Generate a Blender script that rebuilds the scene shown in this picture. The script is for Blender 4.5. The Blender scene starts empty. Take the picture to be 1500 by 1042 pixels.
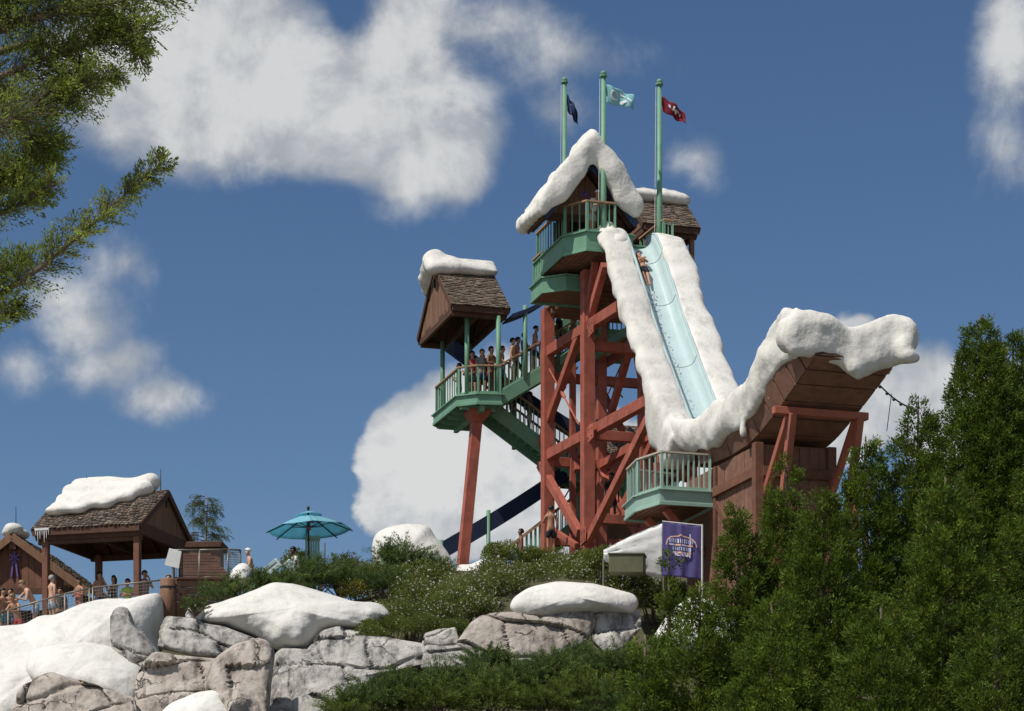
import bpy, bmesh, math, random
import numpy as np
from mathutils import Vector, Matrix, noise

# ------------------------------------------------------------ camera, sky, sun
scene = bpy.context.scene
COL = scene.collection
R = math.radians
FPX, HOR, CAMZ = 3400.0, 1400.0, 1.7          # focal length and horizon row in photo pixels, eye height

cam = bpy.data.cameras.new('camera')
cam.sensor_width = 36.0
cam.lens = FPX / 1500.0 * 36.0
cam.shift_y = (HOR - 521.0) / 1500.0
cam.clip_start, cam.clip_end = 0.1, 5000.0
cam_ob = bpy.data.objects.new('camera', cam)
cam_ob.location = (0, 0, CAMZ)
cam_ob.rotation_euler = (R(90), 0, 0)
COL.objects.link(cam_ob)
scene.camera = cam_ob

SUN_AZ, SUN_EL = R(-128), R(56)               # azimuth measured from +Y towards +X
sun_dir = Vector((math.sin(SUN_AZ) * math.cos(SUN_EL), math.cos(SUN_AZ) * math.cos(SUN_EL), math.sin(SUN_EL)))
sl = bpy.data.lights.new('sun', 'SUN')
sl.energy, sl.angle, sl.color = 4.4, R(0.53), (1.0, 0.95, 0.87)
so = bpy.data.objects.new('sun', sl)
so.rotation_euler = sun_dir.to_track_quat('Z', 'Y').to_euler()
so.location = (-30, -30, 60)
COL.objects.link(so)

vs = scene.view_settings
vs.view_transform, vs.look, vs.gamma, vs.exposure, vs.use_curve_mapping = 'Standard', 'None', 1.0, 0.0, False


def pix_angles(px, py):
    t = (px - 750) / FPX
    az = math.atan(t)
    return az, math.atan((HOR - py) / FPX * math.cos(az))


def build_world():
    w = bpy.data.worlds.new('World')
    scene.world = w
    w.use_nodes = True
    nt = w.node_tree
    N, L = nt.nodes, nt.links
    N.clear()

    def math_(op, a, b=None, c=None):
        n = N.new('ShaderNodeMath'); n.operation = op
        for i, x in enumerate((a, b, c)):
            if x is None: continue
            if isinstance(x, (int, float)): n.inputs[i].default_value = x
            else: L.new(x, n.inputs[i])
        return n.outputs[0]

    def fbm(vec, scale, detail=6, rough=0.55, dist=0.0):
        n = N.new('ShaderNodeTexNoise')
        n.inputs['Scale'].default_value = scale
        n.inputs['Detail'].default_value = detail
        n.inputs['Roughness'].default_value = rough
        n.inputs['Distortion'].default_value = dist
        L.new(vec, n.inputs['Vector'])
        return n.outputs['Fac']

    def sstep(x, lo, hi):
        n = N.new('ShaderNodeMapRange'); n.interpolation_type = 'SMOOTHSTEP'
        L.new(x, n.inputs[0]); n.inputs[1].default_value = lo; n.inputs[2].default_value = hi
        return n.outputs[0]

    sky = N.new('ShaderNodeTexSky'); sky.sky_type = 'NISHITA'; sky.sun_disc = False
    sky.sun_elevation = SUN_EL; sky.sun_rotation = SUN_AZ
    sky.altitude = 300; sky.air_density = 1.0; sky.dust_density = 0.25; sky.ozone_density = 2.5
    hs = N.new('ShaderNodeHueSaturation')
    hs.inputs['Saturation'].default_value = 1.12; hs.inputs['Value'].default_value = SKYV
    L.new(sky.outputs[0], hs.inputs['Color'])
    tint = N.new('ShaderNodeMixRGB'); tint.blend_type = 'MULTIPLY'; tint.inputs[0].default_value = 1.0
    L.new(hs.outputs[0], tint.inputs[1]); tint.inputs[2].default_value = SKYTINT

    tc = N.new('ShaderNodeTexCoord')
    sep = N.new('ShaderNodeSeparateXYZ'); L.new(tc.outputs['Generated'], sep.inputs[0])
    az = math_('ARCTAN2', sep.outputs[0], sep.outputs[1])
    el = math_('ARCSINE', sep.outputs[2])
    big = fbm(tc.outputs['Generated'], 9.0, 5, 0.6)
    big2n = N.new('ShaderNodeVectorMath'); big2n.operation = 'ADD'
    L.new(tc.outputs['Generated'], big2n.inputs[0]); big2n.inputs[1].default_value = (7.3, 2.1, 4.4)
    big2 = fbm(big2n.outputs[0], 9.0, 5, 0.6)
    azw = math_('ADD', az, math_('MULTIPLY', math_('SUBTRACT', big, 0.5), 0.045))
    elw = math_('ADD', el, math_('MULTIPLY', math_('SUBTRACT', big2, 0.5), 0.045))
    comb = N.new('ShaderNodeCombineXYZ'); L.new(azw, comb.inputs[0]); L.new(elw, comb.inputs[1])
    # cumulus banks: centre row/column of the photo turned into azimuth and elevation, radii, weight
    blobs = [(270, 125, 190, 120, 1.25), (400, 145, 200, 100, 1.3), (520, 178, 180, 88, 1.25), (620, 225, 120, 76, 1.2), (668, 264, 62, 48, 1.0), (320, 40, 140, 110, 1.2), (595, 50, 75, 95, .85), (570, 110, 110, 70, .95), (195, 165, 90, 62, .9),
             (690, 50, 150, 40, .36), (830, 80, 110, 45, .33), (820, 165, 60, 60, .30),
             (80, 440, 90, 45, .42), (115, 480, 70, 50, .50), (165, 530, 80, 44, .58), (235, 572, 78, 36, .55), (12, 530, 40, 32, .30), (170, 380, 50, 45, .26),
             (600, 640, 72, 62, 1.3), (660, 610, 80, 62, 1.3), (690, 700, 130, 110, 1.25), (760, 620, 130, 90, 1.1), (640, 730, 90, 60, 1.0), (850, 700, 120, 110, 1.1),
             (1485, 50, 60, 110, .52), (1490, 220, 60, 60, .28), (1040, 245, 52, 34, .27), (600, 295, 90, 40, .36),
             (1310, 580, 90, 70, 1.15), (1262, 475, 40, 20, 1.0), (1180, 640, 120, 60, .9), (1420, 640, 120, 80, .8), (1000, 700, 120, 70, .9)]
    acc = None
    for b in blobs:
        a0, e0 = pix_angles(b[0], b[1]); ra, re, wt = b[2] / FPX * 1.25, b[3] / FPX * 1.2, b[4]
        mp = N.new('ShaderNodeVectorMath'); mp.operation = 'SUBTRACT'
        L.new(comb.outputs[0], mp.inputs[0]); mp.inputs[1].default_value = (a0, e0, 0)
        dv = N.new('ShaderNodeVectorMath'); dv.operation = 'MULTIPLY'
        L.new(mp.outputs[0], dv.inputs[0]); dv.inputs[1].default_value = (1 / ra, 1 / re, 0)
        ln = N.new('ShaderNodeVectorMath'); ln.operation = 'LENGTH'
        L.new(dv.outputs[0], ln.inputs[0])
        val = math_('MULTIPLY', math_('SUBTRACT', 1.0, ln.outputs['Value']), wt)
        acc = val if acc is None else math_('SMOOTH_MAX', acc, val, 0.18)
    # unseen cloud all round outside the view, thickened to add fill light
    around = math_('MULTIPLY', sstep(math_('ABSOLUTE', az), R(14), R(24)), 1.0)
    wide = math_('MULTIPLY', math_('SUBTRACT', fbm(tc.outputs['Generated'], 4.0, 3, 0.5), 0.50), 7.0)
    acc = math_('MAXIMUM', acc, math_('SUBTRACT', math_('MULTIPLY', math_('ADD', wide, 1.0), around), 1.0))
    fine = fbm(tc.outputs['Generated'], 22.0, 10, 0.60, 0.25)
    dens_raw = math_('ADD', acc, math_('MULTIPLY', math_('SUBTRACT', fine, 0.5), 0.80))
    low = math_('MULTIPLY', sstep(el, R(15.0), R(12.0)), sstep(az, R(-7.5), R(-4.5)))                       # the low banks stand closer, in full sun, with crisp edges
    soft, crisp = sstep(dens_raw, 0.0, 0.50), sstep(dens_raw, 0.08, 0.22)
    dens = math_('ADD', math_('MULTIPLY', soft, math_('SUBTRACT', 1.0, low)), math_('MULTIPLY', crisp, low))
    # light from the sun's side: compare the noise with itself a little further towards the sun
    off = N.new('ShaderNodeVectorMath'); off.operation = 'ADD'
    L.new(tc.outputs['Generated'], off.inputs[0]); off.inputs[1].default_value = (-0.010, 0.0, 0.016)
    fine2 = fbm(off.outputs[0], 22.0, 6, 0.58, 0.25)
    shade = sstep(math_('ADD', math_('MULTIPLY', math_('SUBTRACT', fine, fine2), 3.2), math_('MULTIPLY', dens_raw, 0.55)), -0.25, 0.85)
    shade = math_('MINIMUM', math_('ADD', math_('MULTIPLY', shade, 0.85), math_('MULTIPLY', low, 0.30)), 1.0)
    cc = N.new('ShaderNodeMixRGB'); L.new(shade, cc.inputs[0])
    cc.inputs[1].default_value = tuple(x / SKYK for x in (0.40, 0.425, 0.46)) + (1,)
    cc.inputs[2].default_value = tuple(x / SKYK for x in (0.72, 0.725, 0.72)) + (1,)
    mix = N.new('ShaderNodeMixRGB'); L.new(math_('MULTIPLY', dens, 0.95), mix.inputs[0])
    L.new(tint.outputs[0], mix.inputs[1]); L.new(cc.outputs[0], mix.inputs[2])
    bg = N.new('ShaderNodeBackground'); bg.inputs['Strength'].default_value = SKYK
    L.new(mix.outputs[0], bg.inputs['Color'])
    out = N.new('ShaderNodeOutputWorld'); L.new(bg.outputs[0], out.inputs[0])


SKYK, SKYV, SKYTINT = 0.10, 0.70, (0.96, 0.98, 1.04, 1)
build_world()

# ------------------------------------------------------------ positions
TH = R(16.8)
SU, CU = math.sin(TH), math.cos(TH)            # the tower's own axes: u along the slide, v across it


PLACE = [0.0, 0.0, 0.0, 1.0]                   # offset in u, v, z and size of the group being built


def W(u, v, z):
    u, v, z = u * PLACE[3] + PLACE[0], v * PLACE[3] + PLACE[1], z * PLACE[3] + PLACE[2]
    return Vector((SU * u + CU * v, 80 - CU * u + SU * v, z))


def P(px, py, Y):                              # photo direction at a known distance
    return Vector(((px - 750) / FPX * Y, Y, CAMZ + (HOR - py) / FPX * Y))


def PV(px, py, v):                             # photo direction met with a plane v = const of the tower
    t = (px - 750) / FPX
    u = (t * (80 + SU * v) - CU * v) / (SU + t * CU)
    q = W(u, v, 0); q.z = CAMZ + (HOR - py) / FPX * q.y
    return q


def PU(px, py, u):
    t = (px - 750) / FPX
    v = (t * (80 - CU * u) - SU * u) / (CU - t * SU)
    q = W(u, v, 0); q.z = CAMZ + (HOR - py) / FPX * q.y
    return q


UX, VX, ZX = Vector((SU, -CU, 0)), Vector((CU, SU, 0)), Vector((0, 0, 1))


def sst(x, a, b):
    t = min(1, max(0, (x - a) / (b - a))); return t * t * (3 - 2 * t)


def terrain_z(x, y):
    plateau = 12.1 + .9 * sst(x, -15, -10)
    base = plateau * sst(y, 49, 76) + 1.3 * sst(x, -6, -1.5) * sst(y, 68, 75.5)
    return base - 1.6 * sst(x, 7, 15) * sst(y, 45, 70) + 0.2 * noise.noise((x * .25, y * .25, 0)) * sst(y, 40, 50)

# ------------------------------------------------------------ materials
MATS = {}


def mat(name, col, rough=.7, var=.12, scale=3.0, bump=.0, bscale=20.0, tint=False, spec=.3, col2=None, trans=0.0, stretch=None, metal=0.0, streak=None, seed=0.0, cracks=0):
    """paint / wood / stone: base colour with broad and fine variation and fine relief"""
    if name in MATS: return MATS[name]
    m = bpy.data.materials.new(name); m.use_nodes = True
    nt = m.node_tree; N, L = nt.nodes, nt.links
    bs = N['Principled BSDF']
    bs.inputs['Roughness'].default_value = rough
    bs.inputs['Specular IOR Level'].default_value = spec
    bs.inputs['Metallic'].default_value = metal
    tc = N.new('ShaderNodeTexCoord'); geo = N.new('ShaderNodeNewGeometry')
    mp = N.new('ShaderNodeMapping'); L.new(geo.outputs['Position'], mp.inputs[0])
    if stretch: mp.inputs['Scale'].default_value = stretch
    mp.inputs['Location'].default_value = (seed, seed * 1.7, 0)
    n1 = N.new('ShaderNodeTexNoise'); n1.inputs['Scale'].default_value = scale; n1.inputs['Detail'].default_value = 8; n1.inputs['Roughness'].default_value = .65
    L.new(mp.outputs[0], n1.inputs['Vector'])
    cr = N.new('ShaderNodeMapRange'); L.new(n1.outputs['Fac'], cr.inputs[0])
    cr.inputs[1].default_value = .3; cr.inputs[2].default_value = .7
    mx = N.new('ShaderNodeMixRGB'); L.new(cr.outputs[0], mx.inputs[0])
    c2 = col2 if col2 else tuple(min(1, c * (1 + var)) for c in col)
    c1 = col if col2 else tuple(c * (1 - var) for c in col)
    mx.inputs[1].default_value = (*c1, 1); mx.inputs[2].default_value = (*c2, 1)
    last = mx.outputs[0]
    if streak:
        mp2 = N.new('ShaderNodeMapping'); L.new(geo.outputs['Position'], mp2.inputs[0]); mp2.inputs['Scale'].default_value = (1.3, 1.3, .35)
        n3 = N.new('ShaderNodeTexNoise'); n3.inputs['Scale'].default_value = streak[1]; n3.inputs['Detail'].default_value = 9; n3.inputs['Roughness'].default_value = .72
        L.new(mp2.outputs[0], n3.inputs['Vector'])
        r3 = N.new('ShaderNodeMapRange'); L.new(n3.outputs['Fac'], r3.inputs[0]); r3.inputs[1].default_value = streak[2]; r3.inputs[2].default_value = streak[3]
        ms = N.new('ShaderNodeMixRGB'); L.new(r3.outputs[0], ms.inputs[0]); L.new(last, ms.inputs[1]); ms.inputs[2].default_value = (*streak[0], 1)
        last = ms.outputs[0]
    if tint:
        at = N.new('ShaderNodeAttribute'); at.attribute_name = 'tint'
        tm = N.new('ShaderNodeMixRGB'); tm.blend_type = 'MULTIPLY'; tm.inputs[0].default_value = 1
        L.new(last, tm.inputs[1]); L.new(at.outputs['Color'], tm.inputs[2]); last = tm.outputs[0]
    else:
        oi = N.new('ShaderNodeObjectInfo')
        rr = N.new('ShaderNodeMapRange'); L.new(oi.outputs['Random'], rr.inputs[0]); rr.inputs[3].default_value = .90; rr.inputs[4].default_value = 1.08
        tm = N.new('ShaderNodeVectorMath'); tm.operation = 'SCALE'; L.new(last, tm.inputs[0]); L.new(rr.outputs[0], tm.inputs['Scale']); last = tm.outputs[0]
    L.new(last, bs.inputs['Base Color'])
    if bump:
        n2 = N.new('ShaderNodeTexNoise'); n2.inputs['Scale'].default_value = bscale; n2.inputs['Detail'].default_value = 7
        L.new(mp.outputs[0], n2.inputs['Vector'])
        bp = N.new('ShaderNodeBump'); bp.inputs['Strength'].default_value = bump; bp.inputs['Distance'].default_value = .06
        L.new(n2.outputs['Fac'], bp.inputs['Height']); L.new(bp.outputs[0], bs.inputs['Normal'])
    if cracks:
        vo = N.new('ShaderNodeTexVoronoi'); vo.feature = 'DISTANCE_TO_EDGE'; vo.inputs['Scale'].default_value = cracks
        wn = N.new('ShaderNodeTexNoise'); wn.inputs['Scale'].default_value = 1.7; wn.inputs['Detail'].default_value = 6; L.new(geo.outputs['Position'], wn.inputs['Vector'])
        wa = N.new('ShaderNodeVectorMath'); wa.operation = 'MULTIPLY_ADD'; L.new(wn.outputs['Color'], wa.inputs[0]); wa.inputs[1].default_value = (.8, .8, .8); L.new(geo.outputs['Position'], wa.inputs[2])
        L.new(wa.outputs[0], vo.inputs['Vector'])
        ck = N.new('ShaderNodeMapRange'); L.new(vo.outputs['Distance'], ck.inputs[0]); ck.inputs[1].default_value = 0; ck.inputs[2].default_value = .02
        gm = N.new('ShaderNodeTexNoise'); gm.inputs['Scale'].default_value = 1.1; gm.inputs['Detail'].default_value = 3; L.new(geo.outputs['Position'], gm.inputs['Vector'])
        gr = N.new('ShaderNodeMapRange'); L.new(gm.outputs['Fac'], gr.inputs[0]); gr.inputs[1].default_value = .50; gr.inputs[2].default_value = .60; gr.inputs[3].default_value = 1; gr.inputs[4].default_value = 0
        mxx = N.new('ShaderNodeMath'); mxx.operation = 'MAXIMUM'; L.new(ck.outputs[0], mxx.inputs[0]); L.new(gr.outputs[0], mxx.inputs[1]); ck = mxx
        b2 = N.new('ShaderNodeBump'); b2.inputs['Strength'].default_value = 1; b2.inputs['Distance'].default_value = .10
        L.new(ck.outputs[0], b2.inputs['Height']); L.new(bp.outputs[0], b2.inputs['Normal']); L.new(b2.outputs[0], bs.inputs['Normal'])
        dk = N.new('ShaderNodeMixRGB'); dk.blend_type = 'MULTIPLY'; L.new(last, dk.inputs[1]); dk.inputs[0].default_value = 1
        cc = N.new('ShaderNodeMapRange'); L.new(ck.outputs[0], cc.inputs[0]); cc.inputs[3].default_value = .7; L.new(cc.outputs[0], dk.inputs[2]); L.new(dk.outputs[0], bs.inputs['Base Color'])
    if trans:
        tr = N.new('ShaderNodeBsdfTranslucent'); L.new(last, tr.inputs[0])
        ad = N.new('ShaderNodeMixShader'); ad.inputs[0].default_value = trans
        L.new(bs.outputs[0], ad.inputs[1]); L.new(tr.outputs[0], ad.inputs[2])
        L.new(ad.outputs[0], N['Material Output'].inputs[0])
    MATS[name] = m
    return m


M = dict(
    red=mat('red_brown_paint', (.350, .100, .066), .62, .26, 2.2, .15, 30, streak=((.17, .05, .036), 2.2, .52, .74)),
    redfar=mat('brick_red_paint', (.38, .125, .08), .6, .15, 2.0, .1, 30),
    green=mat('park_green_paint', (.145, .295, .195), .5, .14, 2.0, .08, 30, streak=((.06, .15, .095), 1.5, .58, .8)),
    pale=mat('pale_green_paint', (.29, .43, .36), .5, .1, 2.0, .06, 30, streak=((.15, .27, .22), 1.5, .6, .8)),
    rail=mat('worn_wood_rail', (.36, .22, .13), .7, .2, 8, .1, 40),
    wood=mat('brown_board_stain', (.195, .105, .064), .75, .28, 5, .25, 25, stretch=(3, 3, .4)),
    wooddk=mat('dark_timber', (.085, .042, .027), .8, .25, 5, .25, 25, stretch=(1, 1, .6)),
    woodred=mat('reddish_timber', (.165, .075, .047), .75, .22, 4, .2, 25),
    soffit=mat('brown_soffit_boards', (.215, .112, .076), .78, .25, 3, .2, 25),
    shingle=mat('weathered_shingle', (.165, .128, .100), .85, .25, 6, .3, 40, tint=True),
    snow=mat('sculpted_snow', (.67, .65, .60), .85, .06, 1.2, .35, 9.0, spec=.15, streak=((.42, .41, .375), 1.6, .50, .74)),
    snowdk=mat('snow_ground', (.68, .665, .62), .88, .06, .9, .5, 6.0, spec=.15, streak=((.45, .44, .40), 1.1, .50, .76)),
    rock=mat('carved_rock', (.33, .312, .285), .9, .2, 1.6, .9, 6, spec=.15, col2=(.50, .48, .445), streak=((.10, .097, .092), 1.9, .46, .64), cracks=1.0),
    rockpink=mat('warm_carved_rock', (.335, .285, .24), .9, .2, 1.6, .9, 6, spec=.15, col2=(.50, .455, .405), streak=((.12, .10, .088), 1.7, .48, .66), cracks=.9),
    chute=mat('pale_aqua_gelcoat', (.44, .555, .555), .22, .07, 2.0, .04, 12, spec=.55),
    foam=mat('white_water', (.86, .9, .92), .4, .05, 30, .6, 60),
    navy=mat('navy_awning', (.022, .036, .085), .8, .15, 4, .1, 60, trans=.1),
    white=mat('white_fabric', (.72, .72, .70), .8, .06, 4, .15, 12, trans=.12),
    metal=mat('weathered_pipe', (.20, .18, .155), .5, .15, 6, .05, 40, metal=.4),
    wire=mat('fence_wire', (.20, .18, .16), .6, .1, 6, metal=.3),
    dark=mat('black_fitting', (.02, .02, .022), .5, .1),
    aqua=mat('aqua_canvas', (.32, .66, .78), .8, .1, 3, .1, 40, trans=.5),
    navyrib=mat('dark_rib', (.025, .035, .055), .5, .1),
    grass=mat('hill_soil_and_grass', (.05, .06, .025), .95, .3, 1.5, .6, 12, col2=(.10, .085, .05)),
    concrete=mat('bounce_walkway_concrete', (.40, .375, .34), .9, .15, .6, .3, 9),
    bark=mat('grey_bark', (.13, .10, .075), .9, .3, 6, .6, 25, stretch=(1, 1, .3)),
)

# ------------------------------------------------------------ objects
WL = {}                                        # world position of every object made


def thing(name, label, cat, loc, group=None):
    o = bpy.data.objects.new(name, None); COL.objects.link(o)
    o.empty_display_size = .3
    o.location = loc; WL[o.name] = Vector(loc)
    o['label'] = label; o['category'] = cat
    if group: o['group'] = group
    return o


def tag(o, label, cat, group=None):
    o['label'] = label; o['category'] = cat
    if group: o['group'] = group
    return o


def put(name, me, parent=None, loc=(0, 0, 0), rot=None, kind=None, scale=None):
    o = bpy.data.objects.new(name, me); COL.objects.link(o)
    loc = Vector(loc); WL[o.name] = loc
    if parent is not None:
        o.parent = parent; o.location = loc - WL[parent.name]
    else: o.location = loc
    if rot is not None: o.rotation_euler = rot
    if scale is not None: o.scale = scale
    if kind: o['kind'] = kind
    return o


class MB:
    def __init__(s): s.v, s.f = [], []

    def add(s, vs, fs):
        n = len(s.v); s.v += [tuple(p) for p in vs]; s.f += [tuple(i + n for i in f) for f in fs]; return s

    def box(s, c, ax, ay, az):                  # centre and three half-axis vectors
        c = Vector(c); vs = []
        for k in (-1, 1):
            for j in (-1, 1):
                for i in (-1, 1): vs.append(c + ax * i + ay * j + az * k)
        return s.add(vs, [(0, 2, 3, 1), (4, 5, 7, 6), (0, 1, 5, 4), (2, 6, 7, 3), (0, 4, 6, 2), (1, 3, 7, 5)])

    def beam(s, p, q, w, h, side=None):         # box from p to q, w across, h the other way
        p, q = Vector(p), Vector(q); d = q - p; l = d.length; d.normalize()
        if side is None:
            side = d.cross(ZX)
            if side.length < .05: side = VX.copy()
        side = (side - d * side.dot(d)).normalized(); up = side.cross(d).normalized()
        return s.box((p + q) / 2, side * (w / 2), d * (l / 2), up * (h / 2))

    def prism(s, poly, d):                      # polygon (list of Vectors) pushed along d
        n = len(poly); d = Vector(d)
        vs = [Vector(p) for p in poly] + [Vector(p) + d for p in poly]
        fs = [tuple(range(n))[::-1], tuple(range(n, 2 * n))] + [(i, (i + 1) % n, n + (i + 1) % n, n + i) for i in range(n)]
        return s.add(vs, fs)

    def tube(s, pts, r, n=8, cap=True):
        pts = [Vector(p) for p in pts]
        rs = r if isinstance(r, (list, tuple)) else [r] * len(pts)
        vs, fs = [], []; a = None
        for i, p in enumerate(pts):
            d = (pts[min(i + 1, len(pts) - 1)] - pts[max(i - 1, 0)])
            if d.length < 1e-6: d = Vector((0, 0, 1))
            d.normalize()
            if a is None:
                a = d.cross(Vector((0, 0, 1)))
                if a.length < .1: a = d.cross(Vector((0, 1, 0)))
            a = (a - d * a.dot(d)).normalized(); b = d.cross(a)
            for k in range(n):
                t = 2 * math.pi * k / n
                vs.append(p + (a * math.cos(t) + b * math.sin(t)) * rs[i])
        m = len(pts)
        for i in range(m - 1):
            for k in range(n):
                fs.append((i * n + k, i * n + (k + 1) % n, (i + 1) * n + (k + 1) % n, (i + 1) * n + k))
        if cap: fs += [tuple(range(n))[::-1], tuple(range((m - 1) * n, m * n))]
        return s.add(vs, fs)

    def ball(s, c, rx, ry=None, rz=None, seg=12, ring=8):
        ry = ry or rx; rz = rz or rx; c = Vector(c); vs, fs = [], []
        vs.append(c + Vector((0, 0, -rz)))
        for i in range(1, ring):
            t = math.pi * i / ring - math.pi / 2
            for k in range(seg):
                a = 2 * math.pi * k / seg
                vs.append(c + Vector((rx * math.cos(t) * math.cos(a), ry * math.cos(t) * math.sin(a), rz * math.sin(t))))
        vs.append(c + Vector((0, 0, rz))); e = len(vs) - 1
        for k in range(seg):
            fs.append((0, 1 + (k + 1) % seg, 1 + k)); fs.append((e, e - seg + k, e - seg + (k + 1) % seg))
        for i in range(ring - 2):
            for k in range(seg):
                a = 1 + i * seg; fs.append((a + k, a + (k + 1) % seg, a + seg + (k + 1) % seg, a + seg + k))
        return s.add(vs, fs)

    def mesh(s, name, m, c=Vector((0, 0, 0)), smooth=False, bevel=0):
        me = bpy.data.meshes.new(name)
        me.from_pydata([(p[0] - c.x, p[1] - c.y, p[2] - c.z) for p in s.v], [], s.f)
        bm = bmesh.new(); bm.from_mesh(me)
        bmesh.ops.recalc_face_normals(bm, faces=bm.faces)
        if bevel:
            bmesh.ops.bevel(bm, geom=[e for e in bm.edges if e.is_manifold and e.calc_face_angle(0) > .5], offset=bevel, segments=1, affect='EDGES', clamp_overlap=True)
        bm.to_mesh(me); bm.free()
        if smooth: me.polygons.foreach_set('use_smooth', [True] * len(me.polygons))
        if m: me.materials.append(m)
        return me

    def build(s, name, m, parent=None, smooth=False, bevel=0, kind=None, base=False):
        a = np.array(s.v); c = Vector(a.mean(axis=0))
        if base: c.z = a[:, 2].min()
        return put(name, s.mesh(name, m, c, smooth, bevel), parent, c, kind=kind)


def np_mesh(name, V, F, m, tint=None, smooth=False):
    me = bpy.data.meshes.new(name)
    V = np.asarray(V, dtype=np.float32); F = np.asarray(F, dtype=np.int32)
    k = F.shape[1]
    me.vertices.add(len(V)); me.vertices.foreach_set('co', V.ravel())
    me.loops.add(F.size); me.loops.foreach_set('vertex_index', F.ravel())
    me.polygons.add(len(F)); me.polygons.foreach_set('loop_start', np.arange(0, F.size, k, dtype=np.int32))
    me.update(calc_edges=True); me.validate()
    if tint is not None:
        at = me.attributes.new('tint', 'FLOAT_COLOR', 'FACE')
        c = np.ones((len(F), 4), dtype=np.float32); c[:, :3] = tint
        at.data.foreach_set('color', c.ravel())
    if smooth: me.polygons.foreach_set('use_smooth', [True] * len(F))
    me.materials.append(m)
    return me


# a scratch scene in which modifiers are turned into plain meshes
TMP = bpy.data.scenes.new('scratch')


def bake(me, setup, name):
    o = bpy.data.objects.new('scratch_object', me); TMP.collection.objects.link(o)
    setup(o)
    vl = TMP.view_layers[0]; vl.update()
    dg = vl.depsgraph; dg.update()
    out = bpy.data.meshes.new_from_object(o.evaluated_get(dg)); out.name = name
    bpy.data.objects.remove(o)
    return out


def fnoise(p, s, oct=4):
    return noise.fractal(Vector(p) * s, 1.0, 2.1, oct)


def snow_mesh(name, mb, voxel=.08, amp=.05, smooth_it=6, seed=0.0, freq=1.3, m=None):
    """lumps merged into one skin, softened and roughened"""
    src = mb.mesh(name + '_src', None)

    def setup(o):
        r = o.modifiers.new('r', 'REMESH'); r.mode = 'VOXEL'; r.voxel_size = voxel
        s = o.modifiers.new('s', 'SMOOTH'); s.factor = .5; s.iterations = smooth_it
    me = bake(src, setup, name)
    bpy.data.meshes.remove(src)
    nv = len(me.vertices); nr = [v.normal.copy() for v in me.vertices]
    for i, v in enumerate(me.vertices):
        p = v.co + Vector((seed, 0, 0))
        v.co += nr[i] * amp * (fnoise(p, freq, 2) + .10 * fnoise(p, freq * 5, 2))
    me.polygons.foreach_set('use_smooth', [True] * len(me.polygons))
    me.materials.clear(); me.materials.append(m or M['snow'])
    return me


def chain(mb, st, sub=4, seg=12, ring=8):
    """lumps (centre, rx, ry, rz) with in-between lumps, so that they merge into one roll"""
    for (c0, *r0), (c1, *r1) in zip(st, st[1:]):
        for i in range(sub):
            f = i / sub
            mb.ball(Vector(c0).lerp(Vector(c1), f), *[a + (b - a) * f for a, b in zip(r0, r1)], seg, ring)
    c, *r = st[-1]; mb.ball(c, *r, seg, ring)


def snow_obj(name, mb, parent=None, base=None, **k):
    a = np.array(mb.v); c = Vector(a.mean(axis=0)); c.z = a[:, 2].min()
    mb.v = [tuple(Vector(p) - c) for p in mb.v]
    return put(name, snow_mesh(name, mb, **k), parent, c)


# ------------------------------------------------------------ building pieces
UNIT = {}


def unit_box(key, m, sx, sy, sz):
    if key not in UNIT:
        UNIT[key] = MB().box((0, 0, sz / 2), Vector((sx / 2, 0, 0)), Vector((0, sy / 2, 0)), Vector((0, 0, sz / 2))).mesh(key, m)
    return UNIT[key]


def railing(parent, pts, h=1.02, gap=.15, m='green', top='rail', bw=.035, bottom=.10, name='railing', skip=None):
    """a part: hand rail, bottom rail, with each baluster a sub-part"""
    pts = [Vector(p) for p in pts]
    mb = MB()
    for a, b in zip(pts, pts[1:]): mb.beam(a + ZX * bottom, b + ZX * bottom, .05, .07)
    body = mb.build(name, M[m], parent)
    tm = MB()
    for a, b in zip(pts, pts[1:]):
        d = (b - a).normalized() * .03
        tm.beam(a + ZX * h - d, b + ZX * h + d, .13, .05)
    tm.build('hand_rail', M[top], body)
    me = unit_box('baluster_%s_%.2f' % (m, h), M[m], bw, bw, h - bottom)
    pm = unit_box('rail_post_%s_%.2f' % (m, h), M[m], .08, .08, h - .02)
    for a, b in zip(pts, pts[1:]):
        d = b - a; l = Vector((d.x, d.y, 0)).length; n = max(2, int(l / (gap * (1 + .7 * abs(d.normalized().dot(UX)))))); ang = math.atan2(d.y, d.x)
        put('rail_post', pm, body, a, (0, 0, ang))
        for i in range(1, n):
            put('baluster', me, body, a + d * (i / n) + ZX * bottom, (0, 0, ang))
    put('rail_post', pm, body, pts[-1])
    return body


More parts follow.
